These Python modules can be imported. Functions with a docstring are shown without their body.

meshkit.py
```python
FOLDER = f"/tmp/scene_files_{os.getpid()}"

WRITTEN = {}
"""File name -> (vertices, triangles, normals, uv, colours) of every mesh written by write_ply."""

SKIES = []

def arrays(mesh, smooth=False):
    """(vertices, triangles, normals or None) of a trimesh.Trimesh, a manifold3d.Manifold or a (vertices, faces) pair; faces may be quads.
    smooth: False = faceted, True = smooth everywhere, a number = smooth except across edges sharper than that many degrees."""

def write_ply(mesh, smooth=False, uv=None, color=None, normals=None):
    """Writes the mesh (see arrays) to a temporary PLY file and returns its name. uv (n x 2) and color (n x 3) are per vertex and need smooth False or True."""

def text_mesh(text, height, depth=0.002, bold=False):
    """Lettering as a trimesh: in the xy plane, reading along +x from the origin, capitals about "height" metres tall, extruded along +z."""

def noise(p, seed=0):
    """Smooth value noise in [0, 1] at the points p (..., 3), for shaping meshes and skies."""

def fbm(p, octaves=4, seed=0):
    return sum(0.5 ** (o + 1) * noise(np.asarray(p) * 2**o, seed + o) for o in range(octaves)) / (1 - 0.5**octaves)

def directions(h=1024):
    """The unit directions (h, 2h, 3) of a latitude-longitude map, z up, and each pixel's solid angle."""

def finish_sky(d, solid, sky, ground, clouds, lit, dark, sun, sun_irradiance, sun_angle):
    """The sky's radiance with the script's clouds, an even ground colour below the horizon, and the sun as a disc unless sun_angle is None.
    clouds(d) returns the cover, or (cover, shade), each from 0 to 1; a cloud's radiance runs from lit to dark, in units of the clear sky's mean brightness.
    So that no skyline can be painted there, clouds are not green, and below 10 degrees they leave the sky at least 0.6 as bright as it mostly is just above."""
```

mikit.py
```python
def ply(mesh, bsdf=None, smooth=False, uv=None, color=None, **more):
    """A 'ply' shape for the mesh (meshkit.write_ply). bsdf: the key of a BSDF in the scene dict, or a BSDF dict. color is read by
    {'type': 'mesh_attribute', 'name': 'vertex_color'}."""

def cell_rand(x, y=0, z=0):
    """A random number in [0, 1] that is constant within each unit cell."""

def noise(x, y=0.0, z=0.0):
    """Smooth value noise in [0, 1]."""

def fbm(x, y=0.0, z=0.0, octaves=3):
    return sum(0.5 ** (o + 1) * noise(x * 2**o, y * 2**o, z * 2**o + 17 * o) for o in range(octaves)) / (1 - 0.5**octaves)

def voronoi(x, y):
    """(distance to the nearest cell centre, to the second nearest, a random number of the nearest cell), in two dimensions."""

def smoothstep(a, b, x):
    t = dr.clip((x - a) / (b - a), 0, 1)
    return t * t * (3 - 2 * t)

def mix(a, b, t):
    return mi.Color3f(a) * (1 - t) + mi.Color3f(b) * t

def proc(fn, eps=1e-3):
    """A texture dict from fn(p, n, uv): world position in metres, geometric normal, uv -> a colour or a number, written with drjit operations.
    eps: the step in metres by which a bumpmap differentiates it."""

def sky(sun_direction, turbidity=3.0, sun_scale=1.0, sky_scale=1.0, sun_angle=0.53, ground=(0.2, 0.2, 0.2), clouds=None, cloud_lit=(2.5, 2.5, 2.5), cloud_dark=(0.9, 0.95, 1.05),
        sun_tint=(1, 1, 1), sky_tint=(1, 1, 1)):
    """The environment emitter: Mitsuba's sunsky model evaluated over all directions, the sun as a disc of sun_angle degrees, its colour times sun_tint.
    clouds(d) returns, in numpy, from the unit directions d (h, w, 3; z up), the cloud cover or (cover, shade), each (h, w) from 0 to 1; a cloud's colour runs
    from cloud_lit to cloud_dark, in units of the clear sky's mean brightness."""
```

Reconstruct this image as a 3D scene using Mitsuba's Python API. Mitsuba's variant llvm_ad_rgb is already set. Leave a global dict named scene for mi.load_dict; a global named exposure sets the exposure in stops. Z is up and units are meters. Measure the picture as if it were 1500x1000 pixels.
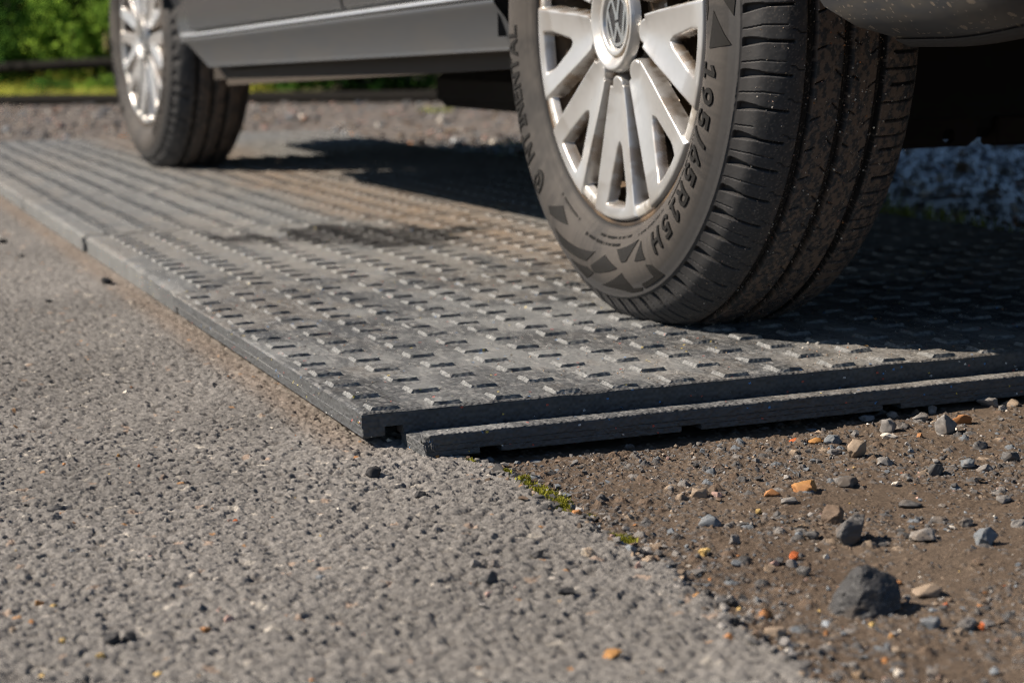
import math, random
import numpy as np, trimesh, manifold3d as m3, drjit as dr, mitsuba as mi, mikit, meshkit
from scipy.spatial import cKDTree
from scipy.interpolate import CubicSpline, PchipInterpolator
from shapely.geometry import Polygon
from meshkit import noise as nz, fbm as fb

T = mi.ScalarTransform4f
scene, labels = {}, {}
# ---------------------------------------------------------------- camera, sky, exposure
CAM = np.array([-1.74700503, 0.78007709, 0.29265117])
FWD = np.array([0.92206183, -0.35143216, -0.1621648])
UP = np.array([0.14376979, -0.07801231, 0.98653146])
scene['camera'] = {'type': 'thinlens', 'fov': 2 * math.degrees(math.atan(750 / 2722.26)), 'fov_axis': 'x', 'near_clip': 0.02, 'far_clip': 400.0,
                   'aperture_radius': 0.0036, 'focus_distance': 1.47, 'to_world': T().look_at(origin=CAM.tolist(), target=(CAM + FWD).tolist(), up=UP.tolist())}
scene['sky'] = mikit.sky((0.43, 1.14, 1.0), turbidity=3.0, sun_tint=(0.91, 0.985, 1.16), sky_scale=0.42, sky_tint=(0.95, 1.0, 1.06), ground=(0.16, 0.14, 0.12))
exposure = 2.6
HUB = 0.3055          # axle height above the mat
WB = 2.731            # wheelbase
ZG = -0.029           # ground below the mat's top
rng = np.random.default_rng(7)

# ---------------------------------------------------------------- helpers
def key_for(name):
    if name not in scene and name not in labels:
        return name
    k = 1
    while f'{name}_{k:03d}' in scene or f'{name}_{k:03d}' in labels:
        k += 1
    return f'{name}_{k:03d}'

def put(name, mesh, bsdf, smooth=False, color=None, to=None, dic=None):
    """one entry of the scene; returns its key"""
    k = key_for(name)
    d = dict(dic) if dic is not None else mikit.ply(mesh, bsdf, smooth=smooth, color=color)
    if to is not None:
        d['to_world'] = to
    scene[k] = d
    return k

def tag(k, label=None, cat=None, group=None, kind=None):
    d = {}
    for a, b in (('label', label), ('category', cat), ('group', group), ('kind', kind)):
        if b: d[a] = b
    labels[k] = d
    return k

def grid_faces(n, m, wrap=False):
    i, j = np.meshgrid(np.arange(n - 1), np.arange(m if wrap else m - 1), indexing='ij')
    j2 = (j + 1) % m
    q = np.stack([i * m + j, (i + 1) * m + j, (i + 1) * m + j2, i * m + j2], -1).reshape(-1, 4)
    return q

def tris(q):
    return np.vstack([q[:, [0, 1, 2]], q[:, [0, 2, 3]]])

def box(x0, x1, y0, y1, z0, z1, ch=0.0):
    """box with chamfered edges"""
    if ch <= 0:
        m = trimesh.creation.box((x1 - x0, y1 - y0, z1 - z0)); m.apply_translation(((x0 + x1) / 2, (y0 + y1) / 2, (z0 + z1) / 2)); return m
    pts = []
    for a in range(3):
        lo, hi = np.array([x0, y0, z0], float) + ch, np.array([x1, y1, z1], float) - ch
        lo[a] -= ch; hi[a] += ch
        pts += [(x, y, z) for x in (lo[0], hi[0]) for y in (lo[1], hi[1]) for z in (lo[2], hi[2])]
    return trimesh.convex.convex_hull(np.array(pts))

def lathe(prof, n=96, cx=0.0):
    """profile [(r, y)] turned about the y axis"""
    p = np.array(prof, float); a = np.arange(n) * 2 * np.pi / n
    v = np.stack([-p[:, :1] * np.sin(a), np.repeat(p[:, 1:2], n, 1), -p[:, :1] * np.cos(a)], -1).reshape(-1, 3)
    return v, tris(grid_faces(len(p), n, True))

def sm(a, b, x):
    t = np.clip((x - a) / (b - a), 0, 1)
    return t * t * (3 - 2 * t)

def lerp(a, b, t):
    return np.asarray(a) * (1 - t[..., None]) + np.asarray(b) * t[..., None]

def rot_rand(n, rng):
    q = rng.normal(size=(n, 4)); q /= np.linalg.norm(q, axis=1, keepdims=True)
    w, x, y, z = q.T
    return np.stack([1 - 2 * (y * y + z * z), 2 * (x * y - z * w), 2 * (x * z + y * w), 2 * (x * y + z * w), 1 - 2 * (x * x + z * z), 2 * (y * z - x * w), 2 * (x * z - y * w), 2 * (y * z + x * w), 1 - 2 * (x * x + y * y)], -1).reshape(n, 3, 3)

def stone_shape(n, rng):
    p = rng.normal(size=(n, 3)); p /= np.linalg.norm(p, axis=1, keepdims=True)
    return trimesh.convex.convex_hull(p * rng.uniform(0.75, 1.0, (n, 1)))

STONES = [stone_shape(11, rng) for _ in range(14)]
PAL = {'dk': (.075, .073, .072), 'bk': (.028, .028, .03), 'gy': (.17, .16, .15), 'bg': (.13, .145, .16), 'tn': (.24, .185, .135), 'og': (.30, .14, .055), 'ye': (.42, .29, .11),
       'ro': (.5, .13, .04), 'pa': (.5, .46, .4), 'pk': (.36, .24, .2), 'br': (.12, .085, .06)}

def scatter(pos, size, flat, cols, rng):
    """many small stones as one mesh: pos n x 3 (base), size n, flat n"""
    n = len(pos); R = rot_rand(n, rng); which = rng.integers(0, len(STONES), n)
    V, Fc, Cc, at = [], [], [], 0
    for k, s in enumerate(STONES):
        i = np.where(which == k)[0]
        if not len(i): continue
        v = np.einsum('nij,vj->nvi', R[i], np.array(s.vertices)) * (size[i] / 2)[:, None, None]
        v[..., 2] *= flat[i][:, None]
        v += pos[i][:, None]
        v[..., 2] += (size[i] * flat[i] * 0.28)[:, None]
        m = len(s.vertices)
        V.append(v.reshape(-1, 3)); Cc.append(np.repeat(cols[i], m, 0))
        Fc.append((np.array(s.faces)[None] + (at + np.arange(len(i)) * m)[:, None, None]).reshape(-1, 3)); at += len(i) * m
    return (np.vstack(V), np.vstack(Fc)), np.vstack(Cc)

def pick_cols(n, table, rng, jit=0.25):
    keys, w = zip(*table); w = np.array(w, float); w /= w.sum()
    c = np.array([PAL[k] for k in keys])[rng.choice(len(keys), n, p=w)]
    return np.clip(c * np.exp(rng.normal(0, jit, (n, 1))), 0, .9)

# ---------------------------------------------------------------- materials
VC = {'type': 'mesh_attribute', 'name': 'vertex_color'}
def two(b): return {'type': 'twosided', 'bsdf': b}
def flat(c): return {'type': 'rgb', 'value': list(c)}
def ground_bump(p, n, uv):
    return 0.0006 * mikit.noise(p.x * 620, p.y * 620, 3) + 0.0003 * mikit.noise(p.x * 1300, p.y * 1300, 9)
scene['m_ground'] = two({'type': 'bumpmap', 'arbitrary': mikit.proc(ground_bump, eps=3e-4), 'scale': 1.0, 'bsdf': {'type': 'principled', 'base_color': VC, 'roughness': 0.85, 'specular': 0.3}})
scene['m_wet'] = two({'type': 'bumpmap', 'arbitrary': mikit.proc(ground_bump, eps=3e-4), 'scale': 1.0, 'bsdf': {'type': 'principled', 'base_color': VC, 'roughness': 0.32, 'specular': 0.8}})
scene['m_stone'] = two({'type': 'principled', 'base_color': VC, 'roughness': 0.75, 'specular': 0.35})
scene['m_rubber'] = two({'type': 'principled', 'base_color': VC, 'roughness': 0.72, 'specular': 0.35})
scene['m_letter'] = two({'type': 'principled', 'base_color': flat((.013, .0125, .012)), 'roughness': 0.75, 'specular': 0.22})
scene['m_silver'] = two({'type': 'principled', 'base_color': VC, 'roughness': 0.36, 'metallic': 0.62, 'specular': 0.5, 'clearcoat': 0.35, 'clearcoat_gloss': 0.8})
scene['m_sill_highlight'] = two({'type': 'principled', 'base_color': flat((.62, .63, .64)), 'roughness': 0.3, 'metallic': 0.6, 'clearcoat': 0.5})  # brighter silver that paints the highlight along the sill ledge
scene['m_chrome'] = two({'type': 'principled', 'base_color': flat((.5, .5, .49)), 'roughness': 0.3, 'metallic': 0.8})
scene['m_dark'] = two({'type': 'principled', 'base_color': flat((.018, .018, .019)), 'roughness': 0.6})
scene['m_under'] = two({'type': 'principled', 'base_color': VC, 'roughness': 0.85, 'specular': 0.2})
scene['m_glass_dark'] = two({'type': 'principled', 'base_color': flat((.012, .014, .015)), 'roughness': 0.05, 'specular': 0.6})
scene['m_leaf'] = {'type': 'principledthin', 'base_color': VC, 'roughness': 0.5, 'diff_trans': 0.9, 'spec_trans': 0.0}
scene['m_plant'] = two({'type': 'principled', 'base_color': VC, 'roughness': 0.9, 'specular': 0.2})
scene['m_red'] = two({'type': 'principled', 'base_color': flat((.35, .02, .02)), 'roughness': 0.25, 'clearcoat': 0.6})

def paint_col(p, n, uv):
    d = mikit.fbm(p.x * 9, p.y * 9, p.z * 30, 3)
    low = mikit.smoothstep(0.40, 0.27, p.z)
    speck = mikit.smoothstep(0.74, 0.8, mikit.noise(p.x * 260, p.y * 260, p.z * 260))
    t = dr.clip(low * mikit.smoothstep(0.3, 0.7, d) * 0.8 + speck * low * .6, 0, 1)
    return mikit.mix((.080, .085, .092), (.098, .094, .088), t * .6)
def paint_rough(p, n, uv):
    return 0.16 + 0.36 * mikit.smoothstep(0.37, 0.31, p.z)
scene['m_paint'] = two({'type': 'principled', 'base_color': mikit.proc(paint_col), 'roughness': mikit.proc(paint_rough), 'metallic': 0.5, 'clearcoat': 0.5, 'clearcoat_gloss': 0.85})

def bumper_col(p, n, uv):
    d = mikit.fbm(p.x * 30, p.y * 30, p.z * 60, 3)
    sp = (mikit.smoothstep(0.8, 0.86, mikit.noise(p.x * 330, p.y * 330, p.z * 330)) + mikit.smoothstep(.82, .88, mikit.noise(p.x * 120 + 9, p.y * 120, p.z * 120))) * mikit.smoothstep(.48, .3, p.z)
    c = mikit.mix((.032, .034, .038), (.055, .05, .044), mikit.smoothstep(.35, .7, d))
    return mikit.mix(c, (.2, .16, .12), dr.clip(sp, 0, 1) * .6)
scene['m_bumper'] = two({'type': 'principled', 'base_color': mikit.proc(bumper_col), 'roughness': 0.38, 'metallic': 0.1, 'clearcoat': 0.25})

def mat_col(p, n, uv):
    big = mikit.fbm(p.x * 3.1 + 7, p.y * 5.5, p.z * 2, 3)
    mid = mikit.fbm(p.x * 26, p.y * 40 + 3, p.z * 26, 3)
    fine = mikit.noise(p.x * 420, p.y * 420, p.z * 420)
    top = mikit.smoothstep(0.5, 0.9, n.z)
    base = mikit.mix((.042, .045, .048), (.084, .088, .091), fine)
    blot = mikit.fbm(p.x * 11 + 3, p.y * 17, 2, 3)
    base = mikit.mix(base, (.15, .155, .155), mikit.smoothstep(.5, .7, blot) * .75 * top)
    base = mikit.mix(base, (.03, .031, .032), mikit.smoothstep(.44, .28, blot) * .6 * top)
    # farther panels painted paler grey, standing in for low-angle sky sheen
    base = mikit.mix(base, (.145, .149, .147), mikit.smoothstep(0.35, 0.75, p.x + (mid - .5) * .25) * (.45 + .8 * mid))
    # stud flanks coloured paler than their tops
    flank = mikit.smoothstep(0.97, 0.85, n.z) * mikit.smoothstep(-.0008, .0006, p.z) * mikit.smoothstep(.25, .5, n.z)
    base = mikit.mix(base, (.25, .255, .25), flank * (.05 + .75 * fine))
    dust = mikit.smoothstep(0.45, 0.66, big * .6 + mid * .45) * top * (0.35 + 0.5 * fine)
    base = mikit.mix(base, (.185, .165, .14), dust * .62)
    # mud dragged along the wheel track
    track = mikit.smoothstep(-0.42, -0.22, p.y + (big - .5) * .2) * mikit.smoothstep(-0.02, -0.16, p.y + (big - .5) * .2) * mikit.smoothstep(-.1, 1.0, p.x)
    base = mikit.mix(base, (.2, .14, .09), track * (0.3 + .6 * mid) * top)
    # wet oily stain
    r = dr.sqrt(dr.square((p.x - 0.93) / 0.22) + dr.square((p.y + 0.04) / 0.16)) + (mikit.fbm(p.x * 14, p.y * 14, 0, 3) - .5) * 1.3
    r2 = dr.sqrt(dr.square((p.x - 1.0) / 0.09) + dr.square((p.y - 0.15) / 0.07)) + (mikit.fbm(p.x * 20, p.y * 20, 4, 3) - .5) * 1.6
    base = mikit.mix(base, (.012, .011, .010), dr.maximum(mikit.smoothstep(0.95, 0.6, r), mikit.smoothstep(.9, .6, r2)))
    # scuffs and recycled-plastic flecks
    sc = mikit.smoothstep(0.6, 0.78, mikit.noise(p.x * 70 + p.y * 25, p.y * 260, p.z * 200)) * .4 + mikit.smoothstep(.68, .8, mikit.noise(p.x * 300, p.y * 170, 5)) * .4
    base = mikit.mix(base, (.2, .2, .195), sc * top)
    wb = mikit.noise(p.x * 500, p.y * 500, p.z * 500) * .9
    cx, cy, cz = p.x * 560 + wb, p.y * 480 - wb, p.z * 650 + wb
    h = mikit.cell_rand(cx, cy, cz); hue = mikit.cell_rand(cx + 311, cy + 97, cz + 53)
    side = 1 - top
    fl = dr.select(h > 0.9982 - .004 * side, 1.0, 0.0)
    flc = dr.select(hue < .3, mi.Color3f(.45, .08, .05), dr.select(hue < .55, mi.Color3f(.06, .22, .5), dr.select(hue < .8, mi.Color3f(.6, .45, .08), mi.Color3f(.6, .6, .58))))
    return mikit.mix(base, flc, fl * .8)
def mat_bump(p, n, uv):
    return 0.0026 * mikit.fbm(p.x * 95, p.y * 190, p.z * 95, 3) + 0.0013 * mikit.noise(p.x * 480, p.y * 480, p.z * 480) + .0014 * mikit.fbm(p.x * 30, p.y * 30, p.z * 30, 2)
def mat_rough(p, n, uv):
    return 0.5 + 0.3 * mikit.noise(p.x * 45, p.y * 70, p.z * 45)
scene['m_mat'] = two({'type': 'bumpmap', 'arbitrary': mikit.proc(mat_bump, eps=6e-4), 'scale': 1.0,
                      'bsdf': {'type': 'principled', 'base_color': mikit.proc(mat_col), 'roughness': mikit.proc(mat_rough), 'specular': 0.45}})
def wood_col(p, n, uv):
    g = mikit.fbm(p.x * 30, p.y * 30, p.z * 160, 3)
    return mikit.mix((.006, .0058, .005), (.02, .018, .016), g)
scene['m_wood'] = two({'type': 'principled', 'base_color': mikit.proc(wood_col), 'roughness': 0.9, 'specular': 0.1})

# ---------------------------------------------------------------- ground: asphalt, dirt, gravel
def edge_y(x):
    """the ragged line where the asphalt stops and the dirt begins"""
    q = np.stack([x * 9, x * 0, x * 0], -1); q2 = np.stack([x * 55, x * 0 + 3, x * 0], -1)
    return np.interp(x, [-1.6, -.972, -.878, -.752, -.627, -.485, -.42, 0, 6], [.36, .325, .321, .31, .307, .307, .31, .3, .3]) + (fb(q, 2, 3) - .5) * .02 + (fb(q2, 3, 5) - .5) * .022

def hash01(i, j, seed):
    h = (i * 374761393 + j * 668265263 + seed * 2147483647) & 0xFFFFFFFF
    h = ((h ^ (h >> 13)) * 1274126177) & 0xFFFFFFFF
    h = ((h ^ (h >> 16)) * 2246822519) & 0xFFFFFFFF
    return ((h ^ (h >> 15)) & 0xFFFFFF) / 16777215.0

def cells(x, y, sp, seed):
    """jittered stones of spacing sp: (d1, d2) in units of sp, and a function giving random numbers of the nearest stone"""
    X, Y = x / sp, y / sp
    I, J = np.floor(X).astype(np.int64), np.floor(Y).astype(np.int64)
    d1, d2 = np.full(len(X), 9.0), np.full(len(X), 9.0); ni, nj = I.copy(), J.copy(); ox, oy = X * 0, Y * 0
    for a in (-1, 0, 1):
        for b in (-1, 0, 1):
            i, j = I + a, J + b
            ax, ay = X - i - hash01(i, j, seed), Y - j - hash01(i, j, seed + 1); d = np.hypot(ax, ay)
            d2 = np.where(d < d1, d1, np.minimum(d2, d)); m = d < d1
            d1 = np.where(m, d, d1); ox = np.where(m, ax, ox); oy = np.where(m, ay, oy); ni = np.where(m, i, ni); nj = np.where(m, j, nj)
    h = lambda k: hash01(ni, nj, seed * 31 + 7 + k)
    h.tilt = (ox * (h(11) - .5) + oy * (h(12) - .5)) * sp      # each stone's top leans its own way
    return d1, d2, h

def surface(x, y, fine=True):
    """height and colour of asphalt, dirt and gravel at points (flat arrays)"""
    n = len(x); r = np.random.default_rng(11)
    P = np.stack([x, y, np.zeros(n)], -1)
    ey = edge_y(x)
    asp = sm(-.006, .004, y - ey) * sm(4.6, 4.3, x + (fb(P * 6, 2, 8) - .5) * .3) * sm(-.1, .0, y - .2)
    # asphalt
    d1, d2, h1 = cells(x + (fb(P * 170, 3, 1) - .5) * .009, y + (fb(P * 170, 3, 2) - .5) * .009, .0060, 21)
    ra = (h1(0) + h1(1) + h1(2) - 1.5) * 2; spe = h1(3)
    dome = sm(0, .15, d2 - d1)
    low = (h1(4) < .24)
    pl = fb(P * [150, 150, 1], 4, 77)
    plate = sm(.30, .42, pl + .03 * ra * dome - .06 * low)
    b1, _, h5 = cells(x + (fb(P * 150, 3, 5) - .5) * .010, y + (fb(P * 150, 3, 6) - .5) * .010, .0082, 25)
    bump1 = np.sqrt(np.clip(1 - (b1 / (.50 + .35 * h5(0))) ** 2, 0, 1)) * (.0014 + .0020 * h5(1)) * (h5(2) < .76)
    bump2 = np.sqrt(np.clip(1 - (d1 / (.50 + .28 * h1(5))) ** 2, 0, 1)) * (.0011 + .0015 * h1(6)) * (h1(7) < .84)
    ha = -.0022 + np.maximum(bump1, bump2) + .0004 * plate + .12 * h1.tilt
    e1, e2, h2 = cells(x, y, .0036, 22)
    rc = (h2(0) + h2(1) + h2(2) - 1.5) * 2; spe2 = h2(3)
    ha += .0003 * sm(0, .3, e2 - e1) + .00022 * rc + .2 * h2.tilt + .004 * (fb(P * 7, 3, 4) - .5) + .0016 * (fb(P * 70, 3, 14) - .5)
    tone = np.exp(.07 * ra + .07 * rc) * (0.75 + .5 * fb(P * 5, 3, 31))
    ca = np.array([.141, .134, .126]) * tone[:, None]
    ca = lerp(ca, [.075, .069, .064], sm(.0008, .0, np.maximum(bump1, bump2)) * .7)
    for lo, c in ((.992, (.27, .25, .22)), (.984, (.22, .17, .135)), (.94, (.11, .105, .1))):
        m = (spe > lo) & (spe < lo + .008); ca[m] = np.array(c) * tone[m, None]
    ca[spe2 > .9965] = (.36, .33, .29); ca[(spe2 > .988) & (spe2 < .9893)] = (.3, .16, .07)
    # brown silt lying against the mat
    ca = lerp(ca, [.17, .125, .09], sm(.035, .0, np.abs(y - .385)) * sm(-.42, -.3, x) * .5)
    # dirt
    f1, f2, h3 = cells(x, y, .0042, 23)
    g1, g2, h4 = cells(x, y, .011, 24)
    loose = sm(.35, .62, fb(P * 11 + 4, 3, 41))                # gritty patches against smooth packed mud
    loose = np.maximum(loose, sm(.1, .02, ey - y))
    hd = -.0062 + .008 * (fb(P * 5, 3, 51) - .5) + .003 * (fb(P * 26, 3, 52) - .5) + .0012 * (fb(P * 130, 2, 53) - .5)
    grit = (h3(0) < .10 + .35 * loose)
    hd += grit * .0016 * np.clip(1 - (f1 / .62) ** 2, 0, 1) * (.4 + h3(1))
    peb = (h4(0) < .015 + .12 * loose)
    hd += peb * .0032 * np.clip(1 - (g1 / .5) ** 2, 0, 1) * (.3 + h4(1))
    cd = lerp([.060, .042, .029], [.094, .071, .052], fb(P * 14, 3, 61)) * (0.8 + .4 * fb(P * 200, 2, 62))[:, None]
    pc = np.array([PAL[k] for k in ('dk', 'gy', 'bg', 'dk', 'br', 'tn', 'dk', 'gy', 'br', 'bg')])
    m = grit & (f1 < .5); cd[m] = .6 * cd[m] + .4 * pc[(h3(2)[m] * 9.99).astype(int)] * .8
    m = peb & (g1 < .4); cd[m] = pc[(h4(2)[m] * 9.99).astype(int)] * .9
    # far gravel takes over behind the mat
    far = sm(3.6, 4.4, x) + sm(-.8, -1.1, y)
    cd = lerp(cd, lerp([.075, .066, .058], [.15, .13, .115], fb(P * 30, 3, 71)), np.clip(far, 0, 1))
    z = ZG + asp * (ha + .0008) + (1 - asp) * hd
    return z, ca * asp[:, None] + cd * (1 - asp[:, None]), asp

def axis(*segs):
    """axis(x0, (x1, n), ...) piecewise even samples"""
    out = [np.array([segs[0]])]
    for (b, n) in segs[1:]:
        out.append(np.linspace(out[-1][-1], b, n + 1)[1:])
    return np.concatenate(out)

def patch(xs, ys, asphalt_name, dirt_name, keep=None, mat='m_ground'):
    X, Y = np.meshgrid(xs, ys, indexing='ij'); x, y = X.ravel(), Y.ravel()
    q = grid_faces(len(xs), len(ys))
    if keep is not None:
        q = q[keep(x[q].mean(1), y[q].mean(1))]
        u, inv = np.unique(q, return_inverse=True); x, y, q = x[u], y[u], inv.reshape(-1, 4)
    z, c, asp = surface(x, y)
    v = np.stack([x, y, z], -1)
    f = tris(q); a = asp[f].mean(1) > .5
    for name, sel in ((asphalt_name, a), (dirt_name, ~a)):
        if sel.any():
            u, inv = np.unique(f[sel], return_inverse=True)
            k = put(name, (v[u], inv.reshape(-1, 3)), mat, True, c[u])
            tag(k, kind='structure')

# near ground seen sharply: a fine sheet, coarser outward
patch(axis(-1.12, (-.82, 165), (-.2, 520)), axis(-.5, (-.24, 80), (.76, 860), (.95, 50)), 'asphalt', 'dirt', keep=lambda x, y: ~((x > -.32) & (y < .33)))
patch(axis(-.2, (.2, 200), (.6, 120), (1.5, 150), (2.6, 80), (4.8, 70)), axis(.3, (.34, 10), (.68, 230), (1.1, 60), (1.9, 30)), 'asphalt', 'dirt')
gx = axis(-1.12, (.3, 30), (2.2, 80), (5.0, 120), (9.4, 110))
patch(gx, axis(-7.5, (-4.2, 40), (-.5, 120)), 'asphalt', 'gravel_ground', keep=lambda x, y: ((x > -.2) | (y < -.5)) & ~((x < 4.1) & (y > -.78)) & ~((x < 4.0) & (x > -.3) & (y > -3.0)))
patch(axis(-.3, (2.2, 90), (4.0, 110)), axis(-3.0, (-.78, 150)), 'asphalt', 'wet_gravel_ground', mat='m_wet')
patch(axis(3.9, (5.0, 90), (9.4, 200)), axis(-.5, (.34, 60), (2.6, 60)), 'asphalt', 'gravel_ground', keep=lambda x, y: (x > 4.8) | (y < .3))
patch(axis(-2.4, (-1.12, 110)), axis(-.5, (1.9, 200)), 'asphalt', 'dirt')

# everything beyond: one wide sheet a little lower
def wide_sheet():
    n = 90
    a = np.sinh(np.linspace(-6, 6, n)) / np.sinh(6)
    X, Y = np.meshgrid(a * 150, a * 150, indexing='ij'); x, y = X.ravel(), Y.ravel()
    P = np.stack([x, y, x * 0], -1)
    z = np.full(len(x), ZG - .02) - .01 * (np.hypot(x, y) < 12)
    c = lerp([.12, .1, .085], [.17, .15, .125], fb(P * 3, 3, 81))
    return (np.stack([x, y, z], -1), tris(grid_faces(n, n))), c
m, c = wide_sheet()
tag(put('ground', m, 'm_ground', True, c), kind='structure')

# loose grit and gravel that nobody could count
def grit_field():
    r = np.random.default_rng(33); n = 42000
    x = r.uniform(-1.1, -.2, n); y = r.uniform(-.45, .36, n)
    P = np.stack([x, y, x * 0], -1); loose = sm(.35, .62, fb(P * 11 + 4, 3, 41)); ey = edge_y(x)
    ok = (y < ey - .003) & (r.uniform(0, 1, n) < .2 + .7 * np.maximum(loose, sm(.1, .02, ey - y)))
    ok &= ~((x > -.42) & (y < .34))
    x, y = x[ok], y[ok]; z, _, _ = surface(x, y)
    s = np.exp(r.normal(np.log(.0020), .5, len(x))).clip(.0009, .0075)
    m, c = scatter(np.stack([x, y, z - .0004], -1), s, r.uniform(.5, .9, len(x)), pick_cols(len(x), [('dk', 38), ('gy', 22), ('bg', 16), ('br', 14), ('tn', 5), ('bk', 9), ('og', .5), ('pk', 1.0), ('pa', 2.0), ('ye', .2), ('ro', .15)], r), r)
    nE = 900; xe = r.uniform(-1.08, -.42, nE); ye = edge_y(xe) + r.normal(-.006, .011, nE); ze, _, _ = surface(xe, ye)
    mE, cE = scatter(np.stack([xe, ye, ze - .001], -1), np.exp(r.normal(np.log(.0042), .45, nE)).clip(.002, .011), r.uniform(.5, .9, nE), pick_cols(nE, [('dk', 26), ('gy', 34), ('bg', 12), ('br', 16), ('tn', 8), ('bk', 8)], r), r)
    m = (np.vstack([m[0], mE[0]]), np.vstack([m[1], mE[1] + len(m[0])])); c = np.vstack([c, cE])
    k = put('loose_grit', m, 'm_stone', False, c); tag(k, 'fine loose grit and tiny stones strewn over the brown dirt', 'grit', kind='stuff')
    n = 1100; x = r.uniform(-1.1, .2, n); y = r.uniform(.3, .8, n); ok = (y > edge_y(x) + .004) & ~((x > -.37) & (y < .4)); x, y = x[ok], y[ok]; z, _, _ = surface(x, y)
    s = np.exp(r.normal(np.log(.0027), .4, len(x))).clip(.0013, .008)
    m, c = scatter(np.stack([x, y, z - .0006], -1), s, r.uniform(.4, .8, len(x)), pick_cols(len(x), [('dk', 26), ('gy', 40), ('tn', 8), ('bk', 6), ('og', 3), ('pk', 3), ('pa', 5), ('ye', 2), ('ro', 1)], r), r)
    k = put('asphalt_grit', m, 'm_stone', False, c); tag(k, 'scattered grains and chips on the grey asphalt', 'grit', kind='stuff')
grit_field()

def gravel_field():
    r = np.random.default_rng(34)
    n = 17000
    x = r.uniform(-.3, 9.3, n); y = r.uniform(-6.5, 2.2, n)
    ok = ((x > 4.35) | (y < -.88)) & ~((x < 4.35) & (y > -.88))
    far = (x - y * .4) ; x, y = x[ok], y[ok]
    z = np.full(len(x), ZG - .004)
    s = np.exp(r.normal(np.log(.019), .45, len(x))).clip(.007, .055)
    m, c = scatter(np.stack([x, y, z - s * .15], -1), s, r.uniform(.5, .9, len(x)), pick_cols(len(x), [('dk', 22), ('gy', 30), ('bg', 14), ('tn', 14), ('pk', 10), ('pa', 6), ('og', 1.5), ('br', 20)], r), r)
    tag(put('gravel', m, 'm_stone', False, c), 'coarse pinkish grey gravel spread behind the mats and beyond the car', 'gravel', kind='stuff')
gravel_field()

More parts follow.
